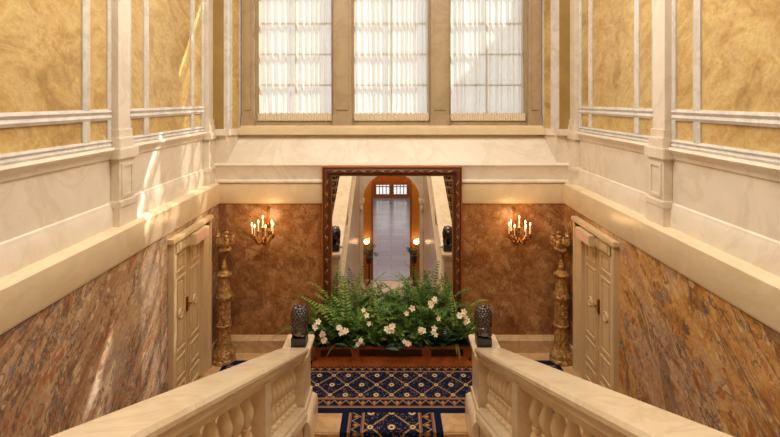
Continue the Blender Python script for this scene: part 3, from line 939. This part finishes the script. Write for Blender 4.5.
# ------------------------------------------------------------------ doors
def door(s, idx):
    d0, d1 = DOOR[s]
    root = structure(empty('door_%d' % idx, P(s * 232, (d0 + d1) / 2, 336)), 'cream panelled double door in the %s wall' % SIDE[s])
    o = root.location.copy()
    def bx(mb, X0, X1, D0, D1, H0, H1, bev=0):
        a, b = sorted((s * X0 * S, s * X1 * S))
        mb.box(a - o.x, b - o.x, Y(D0) - o.y, Y(D1) - o.y, Z(max(H0, H1)) - o.z, Z(min(H0, H1)) - o.z, bev)
    ar = MB()
    bx(ar, 234, 226.5, d0, d0 + .010, 149, 336, .008); bx(ar, 234, 228.5, d0 + .008, d0 + .024, 152, 336, .006)
    bx(ar, 234, 226.5, d1 - .012, d1, 149, 336, .008); bx(ar, 234, 228.5, d1 - .046, d1 - .010, 152, 336, .006)
    bx(ar, 234, 228.5, d0 + .01, d1 - .01, 151, 164, .006); bx(ar, 234, 225, d0 - .006, d1 + .004, 145, 150, .008)
    n = 4
    for k in range(n):
        a = d0 + .03 + k * (d1 - d0 - .06) / n
        bx(ar, 230, 227.6, a + .004, a + (d1 - d0 - .06) / n - .004, 153.5, 161.5, .006)
    ar.build('architrave', 'door_light', root)
    e0, e1 = d0 + .020, d1 - .044
    mid = (e0 + e1) / 2
    for a, b in ((e0, mid - .0012), (mid + .0012, e1)):
        lf = MB(); bx(lf, 236, 232.8, a, b, 164, 335.5, .004)
        leaf = lf.build('door_leaf', 'door', root)
        for h0, h1 in ((168, 188), (194, 275), (281, 306), (312, 330)):
            pn = MB()
            i0, i1 = a + .012, b - .012
            t, th = .006, 2.6
            for q in ((i0, i1, h0, h0 + th), (i0, i1, h1 - th, h1), (i0, i0 + t, h0 + th, h1 - th), (i1 - t, i1, h0 + th, h1 - th)): bx(pn, 233, 231.5, *q, .004)
            bx(pn, 233, 232.1, i0 + .014, i1 - .014, h0 + 5.5, h1 - 5.5, .006)
            pn.build('panel', 'door_light', leaf)
        rd = MB()
        mt = Matrix.Rotation(-s * PI / 2, 4, 'Y')
        rd.lathe([(5.6 * S, 0), (5.6 * S, .018), (4.6 * S, .028), (3.8 * S, .018), (2.8 * S, .016), (1.4 * S, .026), (.2 * S, .03)], 20, at=P(s * 232.6, (a + b) / 2, 234.5) - o, mat=mt)
        rd.build('roundel', 'door_light', leaf)
    hd = MB()
    c = P(s * 232, mid - .006, 231) - o
    a, b = sorted((c.x + s * .02, c.x - s * .025)); hd.box(a, b, c.y - .022, c.y + .022, c.z - .11, c.z + .11, .008)
    hd.tube([c + Vector((-s * .02, 0, .02)), c + Vector((-s * .075, 0, .02)), c + Vector((-s * .08, -.05, .02)), c + Vector((-s * .08, -.12, .015))], .011, 8)
    hd.build('handle', 'brass', root)
    sg = tag(empty('exit_sign', P(s * 228, d1 - .09, 158)), 'small box sign with a pink face over the %s door' % SIDE[s], 'sign', 'box signs over the doors')
    q = MB(); w = .042 * DM
    a, b = sorted((s * .02, -s * .10)); q.box(a, b, -w, w, -.085, .085, .008); q.build('housing', 'door_light', sg)
    q = MB(); a, b = sorted((-s * .098, -s * .104)); q.box(a, b, -w + .02, w - .02, -.07, .07); q.build('sign_face', 'sign', sg)
door(-1, 1); door(1, 2)

# ------------------------------------------------------------------ carved columns
def column(s):
    root = tag(empty('torchere_column', P(216 * s if s < 0 else 219, 1.291, 336)), 'tall carved gilt torchere column standing beside the %s door' % SIDE[s], 'column', 'carved columns beside the doors')
    k = S * 1.29          # one photo pixel at this distance
    h = lambda y: (360 - y) * k
    def part(name, prof, lobes=0, amp=0, seg=28):
        mb = MB(); mb.lathe([(r * k, h(y)) for r, y in prof], seg, lobes=lobes, amp=amp)
        return mb.build(name, 'column', root)
    part('base', [(11.5, 360), (11.5, 357), (10.5, 355.5), (11, 353), (9.5, 350), (7.6, 347.5), (7.2, 345)], 8, .04, 32)
    part('lower_drum', [(6.6, 345.5), (6.5, 342), (6.3, 333), (6.2, 326)], 9, .05, 36)
    part('ring', [(6.5, 326.2), (7.5, 325), (7.6, 323.5), (6.6, 322.5), (7.0, 321.6)])
    part('fluted_drum', [(6.3, 321.8), (6.1, 310), (6.0, 299)], 12, .06, 72)
    part('ring', [(6.5, 299.2), (7.9, 297.5), (8.2, 295.5), (7.0, 293.5), (6.6, 292)], 10, .05, 40)
    part('neck', [(6.3, 292.5), (5.6, 287), (4.8, 281), (4.5, 276)], 8, .05, 32)
    part('collar', [(4.8, 276.4), (6.8, 275), (7.2, 273.4), (5.5, 272), (3.6, 270.5)], 8, .04, 32)
    part('baluster_stem', [(2.0, 271), (2.6, 268.5), (3.0, 266), (2.5, 263), (1.5, 261), (1.3, 258.5), (2.0, 256), (3.4, 254)])
    part('bowl', [(2.6, 254.4), (4.6, 252.5), (5.6, 250), (7.2, 249), (7.2, 247.6), (6.4, 246.5), (7.0, 243.5), (8.4, 241.0), (6.6, 240.6), (5.4, 243.5)], 10, .04, 40)
    cr = MB()
    for i in range(5):
        a = 2 * PI * i / 5 - PI / 2 + PI / 5
        pts = []
        for t in range(6):
            q = t / 5
            r = (6.4 + 2.3 * q - (1.6 * (q - .75) * 4 if q > .75 else 0)) * k
            pts.append((r * math.cos(a), r * math.sin(a), h(243 - 8.5 * q)))
        cr.tube(pts, 3.3 * k, 10, 1.7 * k)
        cr.ball(pts[-1], 2.3 * k, 2, (1, 1, .8))
        b = a + PI / 5
        cr.tube([(6.6 * k * math.cos(b), 6.6 * k * math.sin(b), h(243)), (7.6 * k * math.cos(b), 7.6 * k * math.sin(b), h(238.5))], 1.6 * k, 8, .6 * k)
    cr.build('leaf_crown', 'column', root)
column(-1); column(1)

# ------------------------------------------------------------------ sconces
def sconce(name, label, loc, n, R, big=True, group='wall sconces with lit candles', angs=None, hx=0):
    """loc: point on the wall; the candle ring hangs in front of it (towards +dir)"""
    root = tag(empty(name, loc), label, 'sconce', group)
    return root
def candle(root, at, ln, r=.011):
    c = MB(); c.lathe([(r, 0), (r, ln)], 10); c0 = c.build('candle', 'candle', root, loc=at)
    f = MB(); f.lathe([(.004, 0), (.011, .015), (.012, .024), (.007, .042), (.001, .058)], 10); f.build('flame', 'flame', c0, loc=(0, 0, ln))
def branch_sconce(s, px):
    X = (px - 391.5) * 1.285
    yw = Y(DB)
    off = .36
    root = tag(empty('candle_sconce', Vector((X * S, yw, Z(176)))), 'gilt branched sconce with lit candles on the brown marble %s of the mirror' % SIDE[s], 'sconce', 'branched sconces beside the mirror')
    bp = MB()
    bp.lathe([(.07, 0), (.07, .012), (.05, .022), (.025, .03)], 16, at=(0, 0, 0), mat=Matrix.Rotation(PI / 2, 4, 'X'))
    bp.box(-.02, .02, -.02, 0, -.05, .38, .006)
    bp.ball((0, -.015, .42), .035, 2, (.8, .5, 1.2)); bp.ball((0, -.02, .13), .04, 2, (1, .5, 1.3))
    bp.build('backplate', 'gilt', root)
    ar = MB()
    ar.tube([(0, -.01, 0), (0, -.10, -.10), (0, -.22, -.13), (0, -off, -.08)], .014, 8)
    ar.build('arm', 'gilt', root)
    st = MB()
    st.lathe([(.005, -.13), (.022, -.115), (.012, -.095), (.035, -.06), (.04, -.03), (.016, 0), (.014, .06), (.026, .08), (.016, .10), (.018, .15), (.03, .165), (.03, .175), (.012, .18)], 14, at=(0, -off, 0))
    st.build('stem', 'gilt', root)
    candle(root, (0, -off, .17), .16)
    angs = ([188, 238, 300, 355, 130, 50] if s < 0 else [185, 230, 292, 350, 40, 125])
    for a in angs:
        t = math.radians(a); dx, dy = math.cos(t), math.sin(t)
        R = .185
        br = MB()
        pts = []
        for q in (0, .25, .5, .75, 1):
            pts.append((dx * R * q, -off + dy * R * q, -.02 - .075 * math.sin(q * PI) + .045 * q * q))
        br.tube(pts, .014, 8)
        br.ball((dx * R * .55, -off + dy * R * .55, -.085), .03, 2); br.ball((dx * R, -off + dy * R, .0), .024, 2)
        br.lathe([(.008, 0), (.036, .012), (.04, .02), (.016, .024), (.018, .05), (.012, .052)], 12, at=(dx * R, -off + dy * R, .015))
        b = br.build('branch', 'gilt', root)
        candle(b, (dx * R, -off + dy * R, .062), .15)
    l = bpy.data.lights.new('candle_light', 'POINT'); l.energy = 8; l.color = (1, .60, .26); l.shadow_soft_size = .12
    lo = bpy.data.objects.new('candle_light', l); col.objects.link(lo); lo.location = root.location + Vector((0, -off, .22))
branch_sconce(-1, 263); branch_sconce(1, 519)

# ------------------------------------------------------------------ mirror
root = tag(empty('wall_mirror', P(.6, DB, 326)), 'huge mirror in a carved brown frame standing against the back wall', 'mirror')
o = root.location.copy()
MX0, MX1, MH0, MH1 = -91.5, 93, 88, 326
FWD = 12.5
def mbx(mb, x0, x1, h0, h1, y0, y1, bev=0): mb.box(x0 * S - o.x, x1 * S - o.x, y0, y1, Z(h1) - o.z, Z(h0) - o.z, bev)
fr = MB(); ed = MB(); orn = MB()
prof = [(0, -.002), (0, -.13), (1.0, -.14), (2.2, -.125), (3.5, -.145), (6, -.16), (8.5, -.145), (10.5, -.115), (11.2, -.12), (12.5, -.10), (12.5, -.002)]
def frame_run(mb, prof):
    cs = [(MX0, MH1, 1, -1), (MX0, MH0, 1, 1), (MX1, MH0, -1, 1), (MX1, MH1, -1, -1)]
    rings = [[mb.bm.verts.new(((cx + sx * w) * S - o.x, y, Z(cy + sy * w) - o.z)) for w, y in prof] for cx, cy, sx, sy in cs]
    n = len(prof)
    for i in range(4):
        a, b = rings[i], rings[(i + 1) % 4]
        for k in range(n): mb.bm.faces.new((a[k], b[k], b[(k + 1) % n], a[(k + 1) % n]))
frame_run(fr, prof); fr.build('frame', 'frame', root, ang=50)
frame_run(ed, [(-.6, -.002), (-.6, -.11), (.2, -.145), (1.4, -.143), (1.6, -.10), (1.6, -.002)]); ed.build('outer_edge', 'frame_edge', root, ang=50)
frame_run(orn, [(11.6, -.09), (11.6, -.124), (12.7, -.11), (12.9, -.09)])
nside = 16
def leafy(x, h, ang):
    rot = Matrix.Rotation(ang, 4, 'Y')
    orn.ball((x * S - o.x, -.157, Z(h) - o.z), .034, 2, (1.7, .35, .28), rot)
    orn.ball((x * S - o.x + .02, -.157, Z(h) - o.z + .01), .02, 1, (1, .4, .5), rot)
for k in range(13):
    leafy(MX0 + 10 + (MX1 - MX0 - 20) * (k + .5) / 13, MH0 + 6, .35 if k % 2 else -.35)
for k in range(15):
    hh = MH0 + 14 + (MH1 - MH0 - 20) * (k + .5) / 15
    leafy(MX0 + 6, hh, 1.1 if k % 2 else -1.1); leafy(MX1 - 6, hh, 1.1 if k % 2 else -1.1)
orn.build('gilt_ornament', 'ornament', root, ang=60)
gl = MB(); mbx(gl, MX0 + 11.5, MX1 - 11.5, MH0 + 11.5, MH1 - 11.5, -.088, -.080)
gl.build('mirror_glass', 'mirror', root, smooth=False)
bk = MB(); mbx(bk, MX0 + 2, MX1 - 2, MH0 + 2, MH1 - 2, -.079, -.07); bk.build('backing', 'wood_dark', root)
# low block the frame stands on, hidden behind the planter
ft = MB(); mbx(ft, MX0 + 4, MX1 - 4, 326, 336, -.10, -.002); ft.build('foot', 'wood', root)

# ------------------------------------------------------------------ planter
PD0, PD1 = 1.262, 1.312
root = tag(empty('planter', P(1, PD0, 336)), 'long low panelled mahogany planter under the mirror', 'planter')
o = root.location.copy()
PX0, PX1 = -97, 100
def pbx(mb, x0, x1, h0, h1, d0, d1, bev=0): mb.box(x0 * S - o.x, x1 * S - o.x, Y(d0) - o.y, Y(d1) - o.y, Z(h1) - o.z, Z(h0) - o.z, bev)
ZF = .012 / S
bd = MB()
pbx(bd, PX0, PX1, 310.5, 314.5, PD0 - .001, PD0 + .012, .006)       # top rail
pbx(bd, PX0, PX1, 325, 330, PD0, PD0 + .012, .006)
for a, b in ((PX0, -90), (-50, -41), (39, 50), (91, PX1)): pbx(bd, a, b, 311, 330, PD0 + .0005, PD0 + .012, .006)
pbx(bd, PX0, PX0 + 3, 311, 331, PD0, PD1, .006); pbx(bd, PX1 - 3, PX1, 311, 331, PD0, PD1, .006)
pbx(bd, PX0, PX1, 311, 331, PD1 - .006, PD1)
bd.build('body', 'wood', root)
for a, b in ((-90, -50), (-41, 39), (50, 91)):
    q = MB(); pbx(q, a - 1, b + 1, 313, 327, PD0 + .008, PD0 + .014); q.build('recessed_panel', 'wood_dark', root)
q = MB(); pbx(q, PX0 - 2, PX1 + 2, 329, 332.5, PD0 - .006, PD1 + .002, .01); pbx(q, PX0 - 3.5, PX1 + 3.5, 331.5, 336 - ZF, PD0 - .009, PD1 + .003, .01); q.build('plinth', 'wood', root)
q = MB(); pbx(q, PX0 + 2.5, PX1 - 2.5, 313, 330, PD0 + .013, PD1 - .005); q.build('soil', 'soil', root)

# ------------------------------------------------------------------ plants
ZS = Z(313)
def frond(mb, stem, base, az, ln, elev, droop, pairs, pl, pw, r):
    d = Vector((math.cos(az) * math.cos(elev), math.sin(az) * math.cos(elev), math.sin(elev)))
    p = Vector(base); pts = [p.copy()]; n = pairs + 4
    step = ln / n
    dirs = []
    for i in range(n):
        d = (d + Vector((0, 0, -droop / n * (.4 + 1.6 * i / n)))).normalized()
        if p.y + d.y * step > YMAX: d.y = -abs(d.y) * .3; d.normalize()
        if YMIN is not None and p.y + d.y * step < YMIN: d.y = abs(d.y) * .15; d.normalize()
        if ZMIN is not None and p.z < ZMIN and d.z < 0: break
        p = p + d * step; pts.append(p.copy()); dirs.append(d.copy())
    n = len(pts) - 1
    stem.tube(pts[::2] if len(pts) > 8 else pts, .0045, 4, .0015)
    for i in range(3, n):
        t = (i - 3) / (n - 3)
        L = pl * (math.sin(PI * min(1, .18 + t * .82)) ** .7 + .08)
        d = dirs[i]
        side = d.cross(Vector((0, 0, 1)))
        if side.length < .05: side = Vector((1, 0, 0))
        side.normalize(); nrm = side.cross(d)
        for sg in (-1, 1):
            dd = side * sg + d * .55 + Vector((0, 0, r.uniform(-.35, .1)))
            if pts[i].y + dd.normalized().y * L > YMAX: dd.y = -abs(dd.y) * .3
            if YMIN is not None and pts[i].y + dd.normalized().y * L < YMIN - .05: dd.y = abs(dd.y) * .2
            if ZMIN is not None and pts[i].z + dd.normalized().z * L < .05: dd.z = abs(dd.z) * .2
            mb.leaf(pts[i], dd, nrm + Vector((r.uniform(-.3, .3), r.uniform(-.3, .3), 0)), L * r.uniform(.85, 1.15), pw, .2)
YMAX = Y(1.333)
ZMIN = .16; YMIN = None
def fern(label, X, D, n, ln, mat, seed, elev=(.7, 1.35), pl=.125, pw=.034, pairs=22, az=(0, 2 * PI), droop=(1.0, 2.0), group='ferns in the planter', name='fern'):
    r = random.Random(seed)
    root = tag(empty(name, (X * S, Y(D), ZS - .02)), label, 'plant', group)
    base = root.location.copy()
    global YMAX, YMIN
    YMIN = Y(1.238) - base.y
    ym = YMAX; YMAX = Y(1.311) - base.y
    lf, st = MB(), MB()
    for k in range(n):
        a = az[0] + (az[1] - az[0]) * (k + r.uniform(.1, .9)) / n
        frond(lf, st, (r.uniform(-.03, .03), r.uniform(-.02, .02), 0), a, ln * r.uniform(.72, 1.08), r.uniform(*elev), r.uniform(*droop), pairs, pl * r.uniform(.8, 1.1), pw, r)
    YMAX = ym
    lf.build('fronds', mat, root, smooth=False, keep=True); st.build('stems', 'stem', root)
    return root
def leafy_plant(label, X, D, n, ln, mat, seed, w=.07, elev=(.1, 1.2), group='broad leaved plants in the planter', name='leafy_plant'):
    r = random.Random(seed)
    root = tag(empty(name, (X * S, Y(D), ZS - .02)), label, 'plant', group)
    lf, st = MB(), MB()
    ylim = Y(1.311) - Y(D)
    for k in range(n):
        a = r.uniform(0, 2 * PI); e = r.uniform(*elev); L = ln * r.uniform(.5, 1.05)
        d = Vector((math.cos(a) * math.cos(e), math.sin(a) * math.cos(e) * .8 - .15, math.sin(e)))
        p1 = d * L * .55; p2 = p1 + Vector((d.x, d.y, d.z * .3)).normalized() * L * .3
        p1.y = min(p1.y, ylim - .03)
        st.tube([(0, 0, 0), p1 * .6 + Vector((0, 0, .02)), p1], .004, 4)
        dd = Vector((d.x, d.y, r.uniform(-.7, .2))).normalized()
        for j in range(3):
            q = p1 * (1 - .25 * j)
            d2 = (dd + Vector((r.uniform(-.8, .8), r.uniform(-.8, .1), r.uniform(-.4, .3)))).normalized()
            ll = L * r.uniform(.28, .4)
            if (q + d2 * ll).y < Y(1.236) - Y(D): d2.y = .1
            if q.z + d2.z * ll < .09: d2.z = abs(d2.z) * .3
            if q.z < .10: q.z = .10
            if (q + d2 * ll).y > ylim: d2.y = -abs(d2.y)
            lf.leaf(q, d2, Vector((0, -.4, 1)) + Vector((r.uniform(-.4, .4), 0, 0)), ll, w * r.uniform(.7, 1.2), .18)
    lf.build('leaves', mat, root, smooth=False, keep=True); st.build('stems', 'stem', root)
    return root

DP = 1.289
G1 = 'feathery ferns rising at the back of the planter'
fern('tall feathery fern rising at the left end of the planter before the frame', -80, DP, 20, 1.08, 'leaf_fern', 1, group=G1, pl=.115)
fern('tall light green fern arching over the reflected left pier', -55, DP + .004, 22, 1.36, 'leaf_light', 2, group=G1, pl=.125, elev=(.9, 1.4))
fern('mid height fern left of the planter centre', -32, DP, 20, 1.12, 'leaf_fern', 3, group=G1)
fern('low spreading fern in the middle of the planter below the reflected hall', -4, DP, 18, .95, 'leaf_light', 4, group=G1)
fern('bushy fern right of the planter centre', 24, DP, 20, 1.05, 'leaf_fern', 5, group=G1)
fern('tall fern before the reflected right pier', 50, DP + .004, 22, 1.34, 'leaf_fern', 6, group=G1, elev=(.9, 1.4), pl=.125)
fern('wispy fern at the right end of the planter before the frame', 82, DP, 18, 1.16, 'leaf_light', 7, group=G1, pl=.11)
G2 = 'ferns arching over the front of the planter'
fern('dark fern drooping over the left front of the planter', -66, DP - .014, 12, .66, 'leaf_dark', 11, (.8, 1.3), az=(PI * 1.02, PI * 1.98), group=G2)
fern('green fern sprawling over the planter front left of the middle', -20, DP - .014, 11, .6, 'leaf_fern', 12, (.8, 1.3), az=(PI * 1.02, PI * 1.98), group=G2)
fern('green fern sprawling over the planter front right of the middle', 16, DP - .014, 12, .62, 'leaf_fern', 13, (.8, 1.3), az=(PI * 1.02, PI * 1.98), group=G2)
fern('dark fern drooping over the right front of the planter', 62, DP - .014, 13, .68, 'leaf_dark', 14, (.8, 1.3), az=(PI * 1.02, PI * 1.98), group=G2)
fern('dark frond plant leaning left towards the lion', -92, DP - .004, 7, .62, 'leaf_dark', 15, (.5, 1.1), az=(PI * .7, PI * 1.3), group=G2)
G3 = 'dark broad leaved plants low in the planter'
for k, (X, lab) in enumerate([(-84, 'dark broad leaved plant filling the left corner of the planter'), (-50, 'dark broad leaved plant over the left planter panel'), (-14, 'dark broad leaved plant left of the middle over the long panel'),
                              (14, 'dark broad leaved plant right of the middle over the long panel'), (48, 'dark broad leaved plant over the right planter stile'), (84, 'dark broad leaved plant filling the right corner of the planter')]):
    leafy_plant(lab, X, DP - .010, 34, .62, 'leaf_dark', 40 + k, group=G3)
    
# trailing pale blades
def blades(label, pix, seed, X, D=1.285):
    root = tag(empty('trailing_plant', (X * S, Y(D), ZS - .01)), label, 'plant', 'pale blades trailing over the planter')
    mb = MB(); b0 = root.location
    for (x, y) in pix:
        tip = PIX(x, y, 1.246) - b0
        lip = Vector((tip.x * .55, Y(1.252) - b0.y, .10))
        pts = [Vector((0, 0, 0)), Vector((lip.x * .5, lip.y * .6, .12)), lip, (lip + tip) / 2 + Vector((0, -.012, .03)), tip]
        w = [.008, .014, .018, .014, .002]
        prev = None
        for p, ww in zip(pts, w):
            q = (mb.bm.verts.new(p + Vector((-ww, 0, 0))), mb.bm.verts.new(p + Vector((ww, 0, .004))))
            if prev: mb.bm.faces.new((prev[0], prev[1], q[1], q[0]))
            prev = q
    mb.build('blades', 'leaf_dry', root, keep=True)
blades('pair of long pale blade leaves hanging over the left planter panel', [(325, 360), (353, 357), (340, 350)], 1, -58)
blades('narrow pale leaves trailing over the right end of the planter', [(461, 366), (452, 350), (457, 356)], 2, 78)
blades('short leaf tufts hanging over the middle right planter stile', [(428, 352), (433, 350), (379, 352)], 3, 36)

# white flowers
def blossom(mb, ctr, c, facing, size, r, petals=5):
    f = facing.normalized()
    a = f.cross(Vector((0, 0, 1))).normalized(); b = a.cross(f)
    off = r.uniform(0, PI)
    for k in range(petals):
        t = off + 2 * PI * k / petals
        d = (a * math.cos(t) + b * math.sin(t)) + f * .25
        side = f.cross(d).normalized()
        p0 = c; L = size
        vs = [p0, p0 + d * L * .45 + side * L * .33 + f * .004, p0 + d * L * .8 + side * L * .24, p0 + d * L, p0 + d * L * .8 - side * L * .24, p0 + d * L * .45 - side * L * .33 + f * .004]
        mb.poly(vs)
    ctr.ball(c + f * size * .12, size * .2, 1)
FL = [((314, 327), (317, 323), 'petal', 'small ivory flowers at the far left edge of the planter greenery'),
      ((322, 334), (325, 339), 'petal_pink', 'drooping blush orchid spray beside the left lion'),
      ((340, 328), (345, 331), 'petal', 'cluster of ivory flowers over the left planter panel'),
      ((363, 309), (367, 316), 'petal', 'pair of cream flowers high left of the mirror centre'),
      ((360, 339), (358, 343), 'petal_pink', 'small blush flower low over the stile left of the long panel'),
      ((368, 323), (371, 322), 'petal', 'single white flower peeping above the small blush one'),
      ((388, 330), (393, 325), 'petal', 'cluster of cream flowers at the middle of the planter'),
      ((411, 308), (408, 313), 'petal', 'pale flower pair high right of the planter middle'),
      ((430, 305), (434, 300), 'petal', 'bright white star flowers high on the right before the mirror'),
      ((420, 329), (423, 331), 'petal', 'cream flowers low right of the planter middle'),
      ((432, 332), (434, 330), 'petal', 'open white lily low over the right planter stile'),
      ((408, 343), (405, 341), 'petal_pink', 'blush flower resting on the planter rim over the long panel'),
      ((438, 320), (436, 322), 'petal', 'single cream flower midway up on the right of the greenery'),
      ((459, 315), (463, 313), 'petal', 'white flower cluster at the right end near the mirror frame'),
      ((467, 321), (466, 318), 'petal', 'curved pale flower at the far right beside the right lion')]
for k, (pa, pb, mt, lab) in enumerate(FL):
    r = random.Random(100 + k)
    D = 1.228
    a = PIX(pa[0], pa[1], D); b = PIX(pb[0], pb[1], D)
    bx_ = min(max(a.x, -90 * S), 93 * S)
    root = tag(empty('flowering_plant', (bx_, Y(1.283), ZS - .01)), lab, 'flower', 'white flowers among the ferns')
    q = root.location
    st, lv = MB(), MB()
    for i, p in enumerate((a, b, a * .5 + b * .5 + Vector((r.uniform(-.03, .03), 0, r.uniform(-.05, -.02))))):
        if 'single' in lab and i > 0: break
        if 'pair' in lab and i > 1: break
        c = p - q
        st.tube([(0, 0, 0), c * .5 + Vector((0, .03, .06)), c + Vector((0, .01, 0))], .004, 5)
        for _ in range(3 if 'cluster' in lab or 'spray' in lab or 'star' in lab else 1):
            cc = c + Vector((r.uniform(-.025, .025), r.uniform(-.02, .0), r.uniform(-.03, .03)))
            bl, ce = MB(), MB()
            blossom(bl, ce, cc, Vector((r.uniform(-.4, .4), -1, r.uniform(.2, .7))), r.uniform(.042, .058), r)
            bo = bl.build('blossom', mt, root, smooth=False, keep=True); ce.build('flower_centre', 'pollen', bo)
        for _ in range(3):
            lv.leaf(c * r.uniform(.4, .75), Vector((r.uniform(-1, 1), r.uniform(-.8, 0), r.uniform(-.1, .5))), Vector((0, -.3, 1)), .13, .035)
    st.build('stems', 'stem', root); lv.build('leaves', 'leaf_fern', root, smooth=False, keep=True)

# ------------------------------------------------------------------ things of the lower hall, seen in the mirror
for s in (-1, 1):
    loc = Vector((s * 70 * S, YD1, Z(410)))
    root = tag(empty('candle_sconce', loc), 'two candle gilt sconce by the far doorway, reflected %s in the mirror' % SIDE[s], 'sconce', 'sconces beside the reflected doorway')
    bp = MB(); bp.ball((0, .015, 0), .06, 2, (.7, .3, 2.2)); bp.build('backplate', 'gilt', root)
    for sx, dz in ((-1, 0), (1, .10)):
        b = MB(); b.tube([(0, .02, -.05), (sx * .05, .12, -.11), (sx * .09, .16, -.04 + dz)], .012, 7)
        b.lathe([(.008, 0), (.035, .012), (.014, .02), (.016, .04)], 10, at=(sx * .09, .16, -.045 + dz))
        bb = b.build('branch', 'gilt', root); candle(bb, (sx * .09, .16, -.01 + dz), .10, .014)
    l = bpy.data.lights.new('candle_light', 'POINT'); l.energy = 4; l.color = (1, .6, .26); l.shadow_soft_size = .1
    lo = bpy.data.objects.new('candle_light', l); col.objects.link(lo); lo.location = loc + Vector((0, .32, .15))
    # potted palm on a stand
    pr = tag(empty('potted_palm', (s * 62 * S, Y(-.135), Z(HLOW))), 'dark potted palm beside the reflected doorway, %s in the mirror' % SIDE[s], 'plant', 'potted palms by the reflected doorway')
    q = MB(); q.lathe([(.10, 0), (.12, .02), (.04, .08), (.03, .80), (.10, .86), (.13, 1.06), (.14, 1.08), (.11, 1.09)], 16); q.build('pot_stand', 'pot', pr)
    lf, st = MB(), MB(); r = random.Random(60 + s)
    YMAX = 99; ZMIN = YMIN = None
    for k in range(9):
        frond(lf, st, (0, 0, 1.07), 2 * PI * k / 9 + r.uniform(-.2, .2), r.uniform(.44, .6), r.uniform(.9, 1.4), 1.9, 12, .17, .03, r)
    lf.build('fronds', 'palm', pr, smooth=False, keep=True); st.build('stems', 'stem', pr)

# ------------------------------------------------------------------ outside
root = tag(empty('neighbour_building', (0, Y(DW) + 300 * S, -3)), 'grey building outside the right window, faint behind the sheer curtain', 'building')
b = MB()
o = root.location
def bp_(X, H, dy): return Vector((X * S, dy, Z(H) - o.z))
front = [bp_(442, 800, 0), bp_(1000, 800, 0), bp_(1000, -700, 0), bp_(620, -671, 0), bp_(442, -464, 0)]
b.prism(front, (3.9, 3, 2)); b.build('facade', 'stone_out', root)

# ------------------------------------------------------------------ light
w = bpy.data.worlds.new('sky'); sc.world = w; w.use_nodes = True
bg = w.node_tree.nodes['Background']; bg.inputs[0].default_value = (1.0, .985, .96, 1); bg.inputs[1].default_value = 1.25
sun = bpy.data.lights.new('sun', 'SUN'); sun.energy = 11; sun.angle = .012; sun.color = (1, .95, .88)
so = bpy.data.objects.new('sun', sun); col.objects.link(so)
so.rotation_euler = Vector((-1.2, -1.0, -1.5)).to_track_quat('-Z', 'Y').to_euler()
def area(name, loc, rot, sx, sy, e, c):
    l = bpy.data.lights.new(name, 'AREA'); l.shape = 'RECTANGLE'; l.size = sx; l.size_y = sy; l.energy = e; l.color = c
    ob = bpy.data.objects.new(name, l); col.objects.link(ob); ob.location = loc; ob.rotation_euler = rot
    return ob
area('ceiling_fill', (0, Y(.74), Z(HTOP) - .05), (0, 0, 0), 5.5, 4.2, 460, (1, .965, .91))  # unseen overhead fill, added to brighten the stair hall
area('hall_fill', (0, Y(-1.3), Z(168)), (0, 0, 0), 6, 10, 380, (.92, .93, 1))  # added cool fill for the reflected far hall, stands for no fixture
area('arch_fill', (0, Y(-.13), Z(152)), (0, 0, 0), 3, .6, 30, (1, .72, .4))  # added warm fill on the golden doorway wall, besides its sconces

# ------------------------------------------------------------------ camera
cam = bpy.data.cameras.new('camera'); co_ = bpy.data.objects.new('camera', cam); col.objects.link(co_)
co_.location = (0, 0, ZC); co_.rotation_euler = (PI / 2, 0, 0)
cam.sensor_fit = 'HORIZONTAL'; cam.sensor_width = 36; cam.lens = 36 * FPX / 780
cam.shift_x = -1.5 / 780; cam.shift_y = -118.5 / 780
cam.clip_start = .05; cam.clip_end = 200
sc.camera = co_
sc.view_settings.view_transform = 'Standard'; sc.view_settings.look = 'None'
sc.view_settings.gamma = 1; sc.view_settings.use_curve_mapping = False
sc.view_settings.exposure = 0.0
